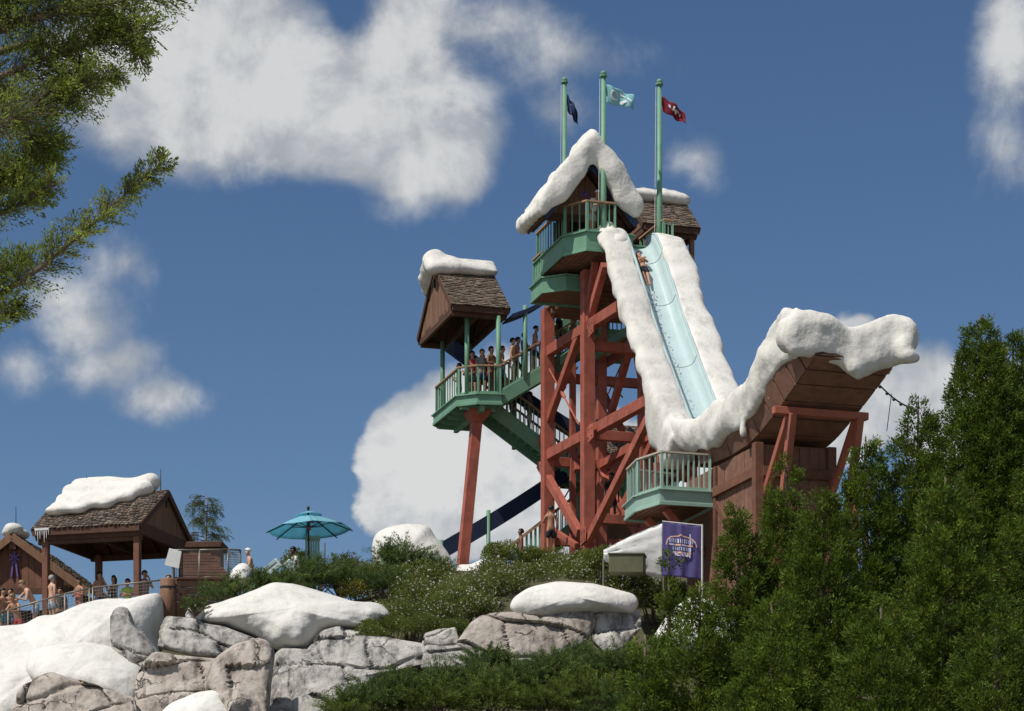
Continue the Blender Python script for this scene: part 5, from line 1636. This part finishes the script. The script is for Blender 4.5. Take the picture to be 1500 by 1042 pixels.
def hillside_shrubs():
    def at(px, py):                             # distance from the slope of the bank at that row
        y = np.interp(py, [790, 830, 870, 920, 960, 1000, 1050], [77, 75, 71, 67.3, 64.3, 62.8, 61.5])
        return P(px, py, float(y))
    G1 = 'white flowered shrubs on the slope'; k = 0
    lab = 'white flowered green shrub on the slope between tower and boulders'
    for (px, py, r) in [(600, 872, 40), (560, 905, 34), (645, 905, 36), (690, 868, 40), (700, 893, 32), (660, 880, 36), (735, 858, 36), (770, 846, 34), (806, 840, 34), (845, 846, 32), (884, 848, 34), (920, 842, 32), (953, 852, 32), (900, 868, 26), (955, 880, 26), (985, 868, 26), (940, 865, 28), (720, 838, 28), (632, 848, 34), (590, 845, 30)]:
        c = at(px, py); s = c.y / FPX; k += 1
        shrub('flowering_shrub', lab, G1, c, r * s * 1.45, r * s * 1.3, r * s * 1.05, 5200, .075, .032, 'shrub', 100 + k, 150 if px > 590 else 60, fl=.030)
    G2 = 'fine leaved ground cover mounds'
    for (px, py, r) in [(575, 920, 30), (620, 918, 30), (545, 930, 22), (600, 900, 34), (640, 890, 28), (658, 918, 22)]:
        c = at(px, py); s = c.y / FPX; k += 1
        shrub('ground_cover', 'low fine leaved green mound above the fissured rock wall', G2, c, r * s * 1.6, r * s * 1.2, r * s * .9, 6000, .06, .018, 'meadow', 140 + k, 30, up=.9, fl=.025)
    G3 = 'leafy bushes along the tower foot'
    for (px, py, r) in [(740, 812, 26), (775, 818, 26), (812, 822, 24), (850, 822, 22), (700, 842, 20), (790, 832, 24), (880, 822, 24), (910, 822, 22)]:
        c = P(px, py, 76.0 if px < 860 else 71); s = c.y / FPX; k += 1
        shrub('leafy_bush', 'leafy green bush crowding the foot of the red trestle', G3, c, r * s * 1.4, r * s, r * s * 1.05, 3200, .085, .04, 'shrub', 180 + k, 24)
    # bushes on the terrace
    for (px, py, Y, r, m, lab2, n) in [(447, 822, 77.5, 30, 'shrub', 'olive green bush behind the lifeguard', 4200), (508, 838, 75.5, 30, 'yellowleaf', 'yellow green bush beside the dark junipers', 3600), (545, 842, 75, 30, 'yellowleaf', 'yellow tinged bush in front of the snow boulder', 3600),
                                    (520, 868, 72.5, 26, 'yellowleaf', 'bright lime bush at the end of the big snow mound', 1800), (492, 905, 67.4, 13, 'shrub', 'tiny dry tuft growing on the big snow mound', 900), (540, 920, 66.8, 18, 'shrub', 'small green shrub at the right tip of the big snow mound', 2000)]:
        c = P(px, py, Y); s = Y / FPX; k += 1
        shrub('bush', lab2, None, c, r * s * 1.3, r * s, r * s, n, .075, .038, m, 220 + k, 20)
    for (px, py, Y, r, n, lab2) in [(335, 872, 69.6, 30, 130, 'feathery juniper spilling over the plank wall'), (378, 858, 71.5, 26, 120, 'feathery juniper beside the small snow lump'), (415, 858, 71.5, 26, 120, 'feathery juniper below the foam mats'), (462, 850, 72.5, 34, 170, 'dark feathery juniper below the lifeguard'), (498, 850, 73.0, 34, 170, 'dark feathery juniper beside the lime bush'), (590, 822, 74.2, 34, 170, 'juniper growing up in front of the snow boulder'), (560, 860, 72.8, 34, 170, 'dark juniper between lime bush and flowers'), (630, 838, 74.4, 26, 130, 'juniper at the right foot of the snow boulder'), (285, 890, 67.0, 15, 26, 'sparse juniper sprig beside the log post')]:
        c = P(px, py, Y); s = Y / FPX; k += 1
        juniper(lab2, 'junipers on the terrace', c, r * s * 1.2, r * s, r * s * .9, n, 260 + k, L=.62 * r / 30, per=64)
    c = P(568, 818, 74.0); juniper('small upright juniper spike before the snow boulder', 'junipers on the terrace', c, .12, .12, .5, 60, 300, L=.38, up=1.5)
    # feathery junipers along the foot of the rocks
    G4 = 'spreading junipers below the rocks'; j = 0
    for (px, py, r) in [(548, 1028, 40), (588, 1014, 36), (640, 1030, 46), (640, 1002, 28), (692, 1000, 30), (720, 1025, 46), (712, 972, 20), (755, 1004, 36), (800, 1030, 46), (802, 990, 34), (848, 972, 30), (860, 1015, 46), (895, 985, 36), (905, 1040, 44), (510, 1045, 22)]:
        c = at(px, py); s = c.y / FPX; j += 1
        juniper('spreading feathery juniper at the foot of the boulders', G4, c, r * s * 1.25, r * s, r * s * .8, 210 if r > 30 else 90, 320 + j * 3, L=.7, up=.35, m='juniper' if j % 3 else 'meadow', per=70)
        if j % 3 == 1:
            shrub('leafy_bush', 'broad leaved green bush among the spreading junipers', 'bushes among the junipers', at(px + 22, py - 8), r * s, r * s, r * s * .8, 2600, .085, .042, 'shrub', 360 + j, 5, fl=.06)


def branch_tree():
    """the near conifer whose boughs reach in from the left; its trunk stands outside the view"""
    Y = 17.0
    root = Vector((-5.6, 17.6, 0))
    t = thing('overhanging_conifer', 'near olive green conifer with boughs reaching across the sky', 'tree', root)
    MB().tube([root - ZX * .2, root + ZX * 3, root + ZX * 6, root + ZX * 9, root + ZX * 12], [.34, .28, .22, .14, .04], 12).build('trunk', M['bark'], t, smooth=True)
    rs = np.random.RandomState(5)
    br = [([(-70, 480), (0, 432), (60, 392), (120, 342), (180, 288), (238, 240)], 30, 150), ([(-80, 40), (0, 30), (60, 26), (120, 12), (190, 0), (262, -22)], 46, 190),
          ([(-80, 130), (0, 112), (60, 88), (120, 66), (170, 50), (215, 42)], 44, 210), ([(-80, 210), (0, 182), (50, 160), (90, 142), (128, 120)], 46, 200), ([(-90, 290), (-20, 268), (30, 236), (72, 205)], 40, 150),
          ([(-60, 340), (0, 314), (40, 294), (76, 272)], 26, 70), ([(-50, 480), (0, 462), (34, 448)], 24, 50), ([(-70, 90), (0, 140), (40, 190), (66, 228)], 40, 130), ([(-60, -10), (0, -6), (60, -20)], 52, 120),
          ([(60, 60), (110, 90), (150, 120), (176, 108)], 26, 60), ([(-60, 420), (0, 400), (36, 380)], 30, 60), ([(100, 10), (150, 30), (200, 62), (208, 90)], 24, 60), ([(-40, 250), (0, 262), (50, 268)], 34, 70)]
    S, D, L = [], [], []
    for i, (pts, sp, n) in enumerate(br):
        dy = rs.uniform(-.5, .7)
        w = [P(px, py, Y + dy + .25 * math.sin(k * 1.7 + i)) for k, (px, py) in enumerate(pts)]
        start = Vector((root.x, root.y, w[0].z - .5))
        MB().tube([start] + w, [.05] + list(np.linspace(.026, .005, len(w))), 6).build('bough', M['bark'], t, smooth=True)
        seg = len(w) - 1
        for k in range(int(n * 1.6)):
            f = rs.uniform(.0, 1) * seg; a = min(int(f), seg - 1); p = w[a].lerp(w[a + 1], f - a); d = (w[a + 1] - w[a]).normalized()
            ang = rs.uniform(0, 2 * math.pi); s1 = d.cross(ZX).normalized(); s2 = s1.cross(d)
            o = s1 * math.cos(ang) + s2 * math.sin(ang)
            taper = 1 - .45 * f / seg
            S.append(tuple(p)); D.append(tuple(d * rs.uniform(.5, 1.1) + o * rs.uniform(.5, 1.0) + ZX * .15)); L.append(1.75 * sp / FPX * Y * rs.uniform(.6, 1.35) * taper)
    S, D, L = np.array(S), np.array(D), np.array(L)
    sprays(t, 'foliage', S, D, L, 'cypress', 8, 26, .46, .036, .10, tlo=.6, thi=1.5, lw=.30)
    tw = MB()
    for a, d, l in zip(S, unitv(D), L): tw.tube([Vector(a), Vector(a + d * l * .8)], [.0035, .0015], 4, False)
    tw.build('twigs', M['bark'], t, kind='stuff')


def weeping_pine():
    top = P(300, 728, 84)
    t = thing('drooping_conifer', 'thin conifer with drooping tips behind the queue pavilion', 'tree', (top.x, top.y, 12.8))
    MB().tube([(top.x - .1, top.y, 12.6), (top.x, top.y, 15), (top.x + .1, top.y, top.z)], [.10, .06, .015], 8).build('trunk', M['bark'], t, smooth=True)
    rs = np.random.RandomState(3); S, D, L = [], [], []
    for k in range(34):
        f = k / 33; z = top.z - 2.2 * f; a = rs.uniform(0, 2 * math.pi); l = .35 + .75 * f ** .7 * rs.uniform(.6, 1.1)
        e0 = Vector((top.x, top.y, z)); dr = Vector((math.cos(a), math.sin(a), .35))
        pts = [e0 + dr * l * q - ZX * .35 * l * q * q for q in (0, .35, .7, 1)]
        MB().tube(pts, [.02, .014, .01, .005], 5).build('bough', M['bark'], t, smooth=True)
        for q in rs.uniform(.15, 1, 12):
            S.append(tuple(e0 + dr * l * q - ZX * .35 * l * q * q)); D.append((dr.x * .7 + rs.normal() * .4, dr.y * .7 + rs.normal() * .4, -.35 + rs.normal() * .25)); L.append(rs.uniform(.16, .34))
    sprays(t, 'foliage', np.array(S), np.array(D), np.array(L), 'pine', 4, 26, .34, .085, .5, lw=.2)


right_cedars(); hillside_shrubs(); branch_tree(); weeping_pine()

# ------------------------------------------------------------ people
def skin_mesh(name, pts, edges, root):
    """pts: name -> (position, radius or (rx, ry)); grown into one smooth skin"""
    keys = list(pts); idx = {k: i for i, k in enumerate(keys)}
    me = bpy.data.meshes.new(name)
    me.from_pydata([tuple(pts[k][0]) for k in keys], [(idx[a], idx[b]) for a, b in edges], [])

    def setup(o):
        o.modifiers.new('skin', 'SKIN')
        sv = o.data.skin_vertices[0].data
        for k in keys:
            r = pts[k][1]; sv[idx[k]].radius = r if isinstance(r, tuple) else (r, r)
            sv[idx[k]].use_root = (k == root)
        s = o.modifiers.new('sub', 'SUBSURF'); s.levels = s.render_levels = 1
    out = bake(me, setup, name)
    bpy.data.meshes.remove(me)
    out.polygons.foreach_set('use_smooth', [True] * len(out.polygons))
    return out


def figure(pose):
    """joint positions for one pose, facing -Y, feet (or seat) at z = 0"""
    J = dict(pel=(0, 0, .93), wai=(0, 0, 1.08), che=(0, 0, 1.27), uch=(0, .0, 1.39), nec=(0, .0, 1.48), jaw=(0, -.025, 1.55), hed=(0, -.012, 1.635), cro=(0, .0, 1.70))
    for s, n in ((-1, 'l'), (1, 'r')):
        J.update({'sh' + n: (s * .175, 0, 1.39), 'el' + n: (s * .225, .03, 1.12), 'wr' + n: (s * .235, -.05, .88), 'pa' + n: (s * .235, -.075, .80),
                  'hi' + n: (s * .095, 0, .89), 'kn' + n: (s * .105, -.015, .49), 'an' + n: (s * .11, .02, .085), 'to' + n: (s * .125, -.14, .03)})
    J = {k: Vector(v) for k, v in J.items()}
    upper = ['wai', 'che', 'uch', 'nec', 'jaw', 'hed', 'cro'] + [a + b for a in ('sh', 'el', 'wr', 'pa') for b in 'lr']

    def bend(deg):
        m = Matrix.Rotation(R(deg), 3, 'X')
        for k in upper: J[k] = J['pel'] + m @ (J[k] - J['pel'])
    def arm(n, el, wr, pa): J['el' + n], J['wr' + n], J['pa' + n] = Vector(el), Vector(wr), Vector(pa)
    if pose == 'lean':
        bend(26)
        for s, n in ((-1, 'l'), (1, 'r')): arm(n, (s * .26, -.36, 1.08), (s * .16, -.56, 1.08), (s * .13, -.63, 1.06))
        J['knl'].y -= .05
    elif pose == 'reach':
        bend(34)
        arm('l', (-.34, -.45, 1.12), (-.46, -.66, 1.04), (-.50, -.73, 1.03)); arm('r', (.24, -.30, 1.0), (.2, -.5, 1.06), (.18, -.57, 1.06))
    elif pose == 'fold':
        for s, n in ((-1, 'l'), (1, 'r')): arm(n, (s * .25, -.06, 1.14), (s * .06, -.20, 1.17 + s * .03), (s * -.03, -.20, 1.19 + s * .03))
    elif pose == 'face':
        arm('r', (.22, -.16, 1.16), (.10, -.16, 1.42), (.06, -.15, 1.49))
    elif pose == 'step':
        J['knr'] = Vector((.11, -.22, .55)); J['anr'] = Vector((.11, -.16, .20)); J['tor'] = Vector((.12, -.32, .15)); bend(6)
        arm('l', (-.24, -.12, 1.14), (-.26, -.34, 1.06), (-.26, -.41, 1.05))
    elif pose == 'sit':
        for k in J: J[k].z -= .45
        for s, n in ((-1, 'l'), (1, 'r')):
            J['kn' + n] = Vector((s * .14, -.46, .47)); J['an' + n] = Vector((s * .13, -.44, .06)); J['to' + n] = Vector((s * .14, -.60, .02)); J['hi' + n] = Vector((s * .10, -.02, .45))
            arm(n, (s * .25, -.08, .70), (s * .17, -.30, .56), (s * .13, -.36, .55))
        bend(12)
    elif pose == 'ride':                        # lying back, legs straight, arms crossed
        for s, n in ((-1, 'l'), (1, 'r')):
            J['hi' + n] = Vector((s * .09, -.02, .92)); arm(n, (s * .20, -.10, 1.16), (s * .03, -.17, 1.24), (s * -.05, -.16, 1.29))
            J['kn' + n] = Vector((s * .075, -.03, .49)); J['an' + n] = Vector((s * .06, .0, .09)); J['to' + n] = Vector((s * .06, -.06, .0))
    return J


RAD = dict(pel=(.150, .105), wai=(.130, .095), che=(.155, .108), uch=(.125, .088), nec=.052, jaw=(.058, .066), hed=(.074, .088), cro=(.050, .058), sh=.058, el=.040, wr=.027, pa=(.034, .018), hi=.088, kn=.054, an=.036, to=(.040, .026))
BODY_E = [('pel', 'wai'), ('wai', 'che'), ('che', 'uch'), ('uch', 'nec'), ('nec', 'jaw'), ('jaw', 'hed'), ('hed', 'cro')] + [e for n in 'lr' for e in (('uch', 'sh' + n), ('sh' + n, 'el' + n), ('el' + n, 'wr' + n), ('wr' + n, 'pa' + n), ('pel', 'hi' + n), ('hi' + n, 'kn' + n), ('kn' + n, 'an' + n), ('an' + n, 'to' + n))]
POSES = {}


def pose_meshes(pose):
    if pose in POSES: return POSES[pose]
    J = figure(pose)
    pts = {k: (v, RAD.get(k, RAD.get(k[:2]))) for k, v in J.items()}
    E = list(BODY_E)
    hd = (J['cro'] - J['jaw']).normalized(); fw = Vector((0, -1, 0)); fw = (fw - hd * fw.dot(hd)).normalized(); sd = hd.cross(fw)
    pts['nose'] = (J['hed'] + fw * .102 - hd * .022, .013); E.append(('hed', 'nose'))
    for n, s in (('l', -1), ('r', 1)):
        ear = J['hed'] + Vector((s * .084, .005, -.01)); pts['ear' + n] = (ear, (.014, .02)); E.append(('hed', 'ear' + n))
        wv = (J['pa' + n] - J['wr' + n]).normalized(); ac = wv.cross(Vector((0, 1, .3))).normalized()
        for i, (o, l) in enumerate(((-.026, .062), (-.009, .075), (.009, .070), (.026, .055))):
            a = J['pa' + n] + wv * .035 + ac * o; b = a + wv * l + Vector((-s * .012, -.015, 0))
            pts['fa%d%s' % (i, n)] = (a, .009); pts['fb%d%s' % (i, n)] = (b, .007); E += [('pa' + n, 'fa%d%s' % (i, n)), ('fa%d%s' % (i, n), 'fb%d%s' % (i, n))]
        th = J['pa' + n] - wv * .01 + ac * (-.045 * s); pts['th' + n] = (th + wv * .04, .009); E.append(('pa' + n, 'th' + n))
    out = {'body': skin_mesh('person_body', pts, E, 'pel')}
    mid = {n: J['hi' + n].lerp(J['kn' + n], .72) for n in 'lr'}
    tp = dict(top=(J['pel'].lerp(J['wai'], .35), (.152, .112)), pel=(J['pel'], (.168, .125)))
    for n in 'lr': tp['hi' + n] = (J['hi' + n], .108); tp['mi' + n] = (mid[n], .098)
    out['trunks'] = skin_mesh('swim_trunks', tp, [('top', 'pel'), ('pel', 'hil'), ('pel', 'hir'), ('hil', 'mil'), ('hir', 'mir')], 'pel')
    sp = {'pel': (J['pel'] + (J['wai'] - J['pel']) * .1, (.160, .118)), 'wai': (J['wai'], (.146, .112)), 'che': (J['che'], (.170, .124)), 'uch': (J['uch'], (.142, .102)), 'nec': (J['uch'].lerp(J['nec'], .45), .062)}
    es = [('pel', 'wai'), ('wai', 'che'), ('che', 'uch'), ('uch', 'nec')]
    for n in 'lr':
        sp['sh' + n] = (J['sh' + n], .072); sp['ae' + n] = (J['sh' + n].lerp(J['el' + n], .6), .062); es += [('uch', 'sh' + n), ('sh' + n, 'ae' + n)]
    out['shirt'] = skin_mesh('shirt', sp, es, 'che')
    su = {'pel': (J['pel'] - Vector((0, 0, .02)), (.160, .115)), 'wai': (J['wai'], (.140, .105)), 'che': (J['che'], (.164, .118)), 'uch': (J['che'].lerp(J['uch'], .6), (.130, .100))}
    for n in 'lr': su['hi' + n] = (J['hi' + n].lerp(J['kn' + n], .1), .100)
    out['suit'] = skin_mesh('swim_suit', su, [('pel', 'wai'), ('wai', 'che'), ('che', 'uch'), ('pel', 'hil'), ('pel', 'hir')], 'pel')
    h = MB(); c = J['hed'] - fw * .014 + hd * .022
    for nm, (lo, k) in dict(hair=(-.05, 1.0), longhair=(-.22, 1.04), cap=(.012, 1.05)).items():
        mb = MB(); V, F = [], []; rg, sg = 7, 14
        for i in range(rg + 1):
            for j in range(sg):
                a = 2 * math.pi * j / sg; back = -math.cos(a)           # a = 0 faces forward
                bottom = -.35 * (back < .2) * 0 + (.40 if back < -.35 else (lo * 9 if back > .1 else .05))
                t = i / rg; ph = math.pi / 2 * (1 - t) + t * max(-1.2, bottom * 1.0) * (1 if bottom > 0 else 1)
                zz = math.sin(ph) * .108 if ph > -1.2 else 0
                if nm == 'longhair' and back > .1: zz = .108 + (-.24 - .108) * t; rr = .098 * min(1, math.sin(min(1, t * 2.2) * math.pi / 2) + .02)
                else: rr = max(.004, math.cos(ph))*.098
                V.append(c + (fw * math.cos(a) * rr * 1.12 + sd * math.sin(a) * rr) * k + hd * zz * k)
        for i in range(rg):
            for j in range(sg): F.append((i * sg + j, i * sg + (j + 1) % sg, (i + 1) * sg + (j + 1) % sg, (i + 1) * sg + j))
        F.append(tuple(range(sg)))
        out[nm] = mb.add(V, F).mesh(nm, None, smooth=True)
    e = MB()
    for s in (-1, 1): e.ball(J['hed'] + fw * .080 + sd * s * .032 + hd * .004, .012, .008, .008, 6, 4)
    e.ball(J['jaw'] + fw * .066 + hd * .022, .024, .006, .006, 6, 4)
    out['face'] = e.mesh('face', None)
    POSES[pose] = out
    return out


SKIN = [mat('skin_light', (.56, .33, .23), .55, .06, 6), mat('skin_tan', (.42, .225, .14), .55, .06, 6), mat('skin_brown', (.20, .10, .06), .55, .06, 6), mat('skin_dark', (.10, .052, .034), .55, .06, 6)]
HAIR = dict(black=mat('hair_black', (.012, .010, .009), .5, .2, 20), brown=mat('hair_brown', (.05, .028, .016), .5, .2, 20), fair=mat('hair_fair', (.22, .14, .07), .5, .2, 20), grey=mat('hair_grey', (.32, .29, .26), .5, .2, 20))
CL = {}


def cloth(c):
    k = 'cloth_%.2f_%.2f_%.2f' % c
    if k not in CL: CL[k] = mat('wear_%d' % len(CL), c, .85, .14, 8)
    return CL[k]


M['floral'] = mat('floral_swim_cloth', (.10, .17, .28), .85, .1, 9, col2=(.62, .66, .68))


def person(label, foot, heading, pose, skin, hair, wear, scale=1.0, group=None, tilt=0, hairkind='hair'):
    """wear: dict of trunks / shirt / suit -> colour"""
    pm = pose_meshes(pose)
    o = bpy.data.objects.new('person', None); COL.objects.link(o); o.empty_display_size = .2
    o.location = foot; o.rotation_euler = (R(tilt), 0, R(heading)); o.scale = (scale,) * 3
    o['label'] = label; o['category'] = 'person'
    if group: o['group'] = group

    def piece(name, me, m):
        c = bpy.data.objects.new(name, me); COL.objects.link(c); c.parent = o
        if not me.materials: me.materials.append(m)
        c.material_slots[0].link = 'OBJECT'; c.material_slots[0].material = m
    piece('body', pm['body'], SKIN[skin]); piece('face_features', pm['face'], HAIR['black'])
    if hair: piece('cap' if hairkind == 'cap' else 'hair', pm[hairkind], HAIR[hair] if isinstance(hair, str) else cloth(hair))
    for k, col in wear.items(): piece({'trunks': 'swim_trunks', 'shirt': 'shirt', 'suit': 'swim_suit'}[k], pm[k], M[col] if isinstance(col, str) else cloth(col))
    return o


def on_deck(px, py_head, Y, h=1.74): # feet so that the head top meets the pixel
    p = P(px, py_head, Y); p.z -= h; return p


def crowd():
    wh, nv, rd, bl, tq, bk = (.72, .72, .70), (.03, .05, .12), (.42, .05, .05), (.10, .25, .45), (.10, .42, .50), (.02, .02, .025)
    Q = 'people queuing at the pavilion'
    f = lambda px, py, Y: on_deck(px, py, Y)
    person('dark haired person in turquoise shorts at the low end of the queue railing', f(4, 862, 74.4), 60, 'stand', 1, 'black', dict(trunks=tq), 1, Q)
    person('shirtless person with brown hair in the queue beside the dark doorway', f(15, 862, 74.9), 20, 'fold', 1, 'brown', dict(trunks=bl), 1, Q)
    person('shirtless person in red trunks leaning over the mesh railing', f(27, 869, 74.0), -25, 'lean', 1, 'fair', dict(trunks=rd), 1, Q)
    person('shirtless man in floral trunks stretching an arm along the railing', f(52, 852, 74.1), -70, 'reach', 0, 'fair', dict(trunks='floral'), 1.08, Q)
    person('bald shirtless man in patterned trunks standing behind the pavilion post', f(76, 843, 74.6), 130, 'face', 0, 'grey', dict(trunks='floral'), 1.0, Q)
    person('person in a dark shirt waiting behind the railing near the bald man', f(88, 857, 75.2), 10, 'stand', 1, 'black', dict(shirt=(.08, .10, .10), trunks=bk), .95, Q)
    person('woman in a coral swimsuit with fair hair under the cabin eave', f(116, 845, 75.4), -40, 'fold', 1, 'fair', dict(suit=(.55, .16, .12)), .98, Q, hairkind='longhair')
    person('person with dark hair in navy trunks under the pavilion roof', f(146, 838, 75.6), 30, 'face', 1, 'black', dict(trunks=nv), 1, Q)
    person('person with curly brown hair and grey shorts under the pavilion roof', f(167, 842, 75.6), -50, 'fold', 1, 'brown', dict(suit=(.06, .07, .09), trunks=(.22, .22, .20)), .98, Q, hairkind='longhair')
    person('child in a lime green top waiting beside the pavilion post', f(187, 845, 75.3), -20, 'fold', 1, 'brown', dict(shirt=(.45, .62, .06), trunks=(.5, .5, .45)), .96, Q)
    person('woman in a patterned pinkish dress right of the pavilion post', f(212, 836, 75.6), 40, 'face', 1, 'brown', dict(shirt=(.32, .20, .20), trunks=(.28, .2, .2)), 1, Q)
    person('fair haired person peering over the log post', f(247, 838, 72.6), 0, 'stand', 0, 'fair', dict(shirt=(.45, .3, .22), trunks=bk), .95, Q)
    person('person with a white swim cap sitting above the snow lump', P(370, 834, 74.5) - ZX * .62, -80, 'sit', 0, wh, dict(trunks=bk), 1, None, hairkind='cap')
    person('lifeguard in a white shirt and dark shorts seated under the umbrella', P(436, 830, 75.3) - ZX * .65, -70, 'sit', 3, 'black', dict(shirt=wh, trunks=(.05, .02, .03)), 1)
    # on the stairs and landings; feet stand on the floors built above
    S = 'people on the tower stairs'
    PLACE[:] = [-3.06, .925, -.068, 1.04]
    z = 20.72
    def fl(v): return z + .05 + (v + .72) * 2.44 / 3.82
    def fd(v): return z - (v + .72) * 2.93 / 4.42
    person('shirtless person waiting at the far end of the landing rail', W(-1.6, -1.45, z), -80, 'fold', 1, 'black', dict(trunks=bk), 1, S)
    person('person with a dark cap waiting at the landing rail', W(-.7, -1.35, z), -60, 'fold', 1, bk, dict(trunks=nv), 1, S, hairkind='cap')
    person('person in a red top behind the landing post', W(.1, -1.45, z), 0, 'fold', 1, 'black', dict(shirt=rd, trunks=bk), 1, S)
    person('person in dark clothes standing mid landing', W(-.2, -1.0, z), 30, 'stand', 2, 'black', dict(shirt=bk, trunks=bk), 1, S)
    person('shirtless person with fair hair in the crowd on the landing', W(-1.1, -1.05, z), -30, 'face', 1, 'fair', dict(trunks=bl), 1, S)
    person('person in a grey top in the crowd on the landing', W(.45, -1.2, z), 20, 'stand', 1, 'brown', dict(shirt=(.2, .2, .2), trunks=nv), 1, S)
    person('tall shirtless person at the head of the landing crowd', W(.7, -.95, z), 50, 'fold', 2, 'black', dict(trunks=(.25, .08, .06)), 1.03, S)
    person('shirtless person in white trunks on the first steps of the upper stair', W(.75, -.2, fl(-.2)), 80, 'stand', 1, 'black', dict(trunks=(.5, .5, .5)), 1, S)
    person('person in a blue shirt on the upper stair beside the first red post', W(.15, .4, fl(.4)), 70, 'fold', 1, 'black', dict(shirt=bl, trunks=bk), 1, S)
    person('shirtless person leaving the landing for the upper stair', W(.45, -.55, fl(-.55)), 80, 'step', 1, 'brown', dict(trunks=bl), 1, S)
    person('shirtless man in dark trunks part way up the upper stair', W(.3, .05, fl(.05)), 80, 'step', 1, 'black', dict(trunks=bk), 1, S)
    person('person with a black cap higher on the upper stair', W(.55, .62, fl(.62)), 80, 'step', 1, bk, dict(trunks=nv), 1, S, hairkind='cap')
    person('person in dark clothes inside the trestle on the upper stair', W(.5, 1.55, fl(1.55)), 70, 'stand', 2, 'black', dict(shirt=bk, trunks=bk), 1, S)
    person('person in a brown shirt near the top of the upper stair', W(.4, 2.1, fl(2.1)), 70, 'stand', 2, 'black', dict(shirt=(.12, .07, .05), trunks=bk), 1, S)
    person('person in blue shorts starting down the middle stair', W(-.7, -.3, fd(-.3)), -100, 'step', 2, 'black', dict(trunks=bl, shirt=bk), 1, S)
    person('shirtless person with long hair on the middle stair', W(-.85, .25, fd(.25)), -90, 'stand', 2, 'brown', dict(suit=bk), 1, S, hairkind='longhair')
    person('person in white shorts low on the middle stair', W(-.7, .85, fd(.85)), -90, 'fold', 2, 'black', dict(trunks=(.5, .5, .5), shirt=(.1, .1, .12)), 1, S)
    PLACE[:] = [0.0, 0.0, 0.0, 1.0]
    person('shirtless man seen from behind at the foot of the trestle', on_deck(807, 741, 79.5), 200, 'face', 1, 'black', dict(trunks=bk), 1, S)
    person('shirtless person walking down the lowest stair beyond the bushes', on_deck(763, 775, 80.5), -90, 'stand', 2, 'black', dict(trunks=bk), 1, S)
    person('dark silhouetted person standing inside the trestle', on_deck(896, 693, 79.0), 0, 'stand', 3, 'black', dict(shirt=bk, trunks=bk), 1, S)
    person('attendant in a white shirt behind the summit deck railing', W(3.4, 1.75, 25.55), 40, 'lean', 1, wh, dict(shirt=wh, trunks=(.45, .45, .42)), .92, None, hairkind='cap')
    u, zz = prof_at(.335)
    person('rider with crossed arms lying back on the slide', W(u, 3.06, zz) + UX * .25 - ZX * .62, 0, 'ride', 1, 'brown', dict(trunks=bk), .98)
    rider = [o for o in bpy.data.objects if o.name.startswith('person')][-1]
    d = Vector((prof_at(.36)[0] - prof_at(.33)[0], prof_at(.36)[1] - prof_at(.33)[1])).normalized()
    bk_ = -(UX * d.x + ZX * d.y)                # head points up the slope
    nrm = (UX * -d.y + ZX * d.x); nrm = nrm if nrm.z > 0 else -nrm
    x = bk_.cross(nrm); m = Matrix((-x, -nrm, bk_)).transposed()
    if m.determinant() < 0: m = Matrix((x, -nrm, bk_)).transposed()
    rider.rotation_euler = m.to_euler()
    h = -.50 * (1 - ((3.06 - 3.21) / .5) ** 2) ** .28
    uf, zf = prof_at(.40)
    rider.location = W(uf, 3.06, zf) + nrm * (h + .13)


crowd()

bpy.data.scenes.remove(TMP)
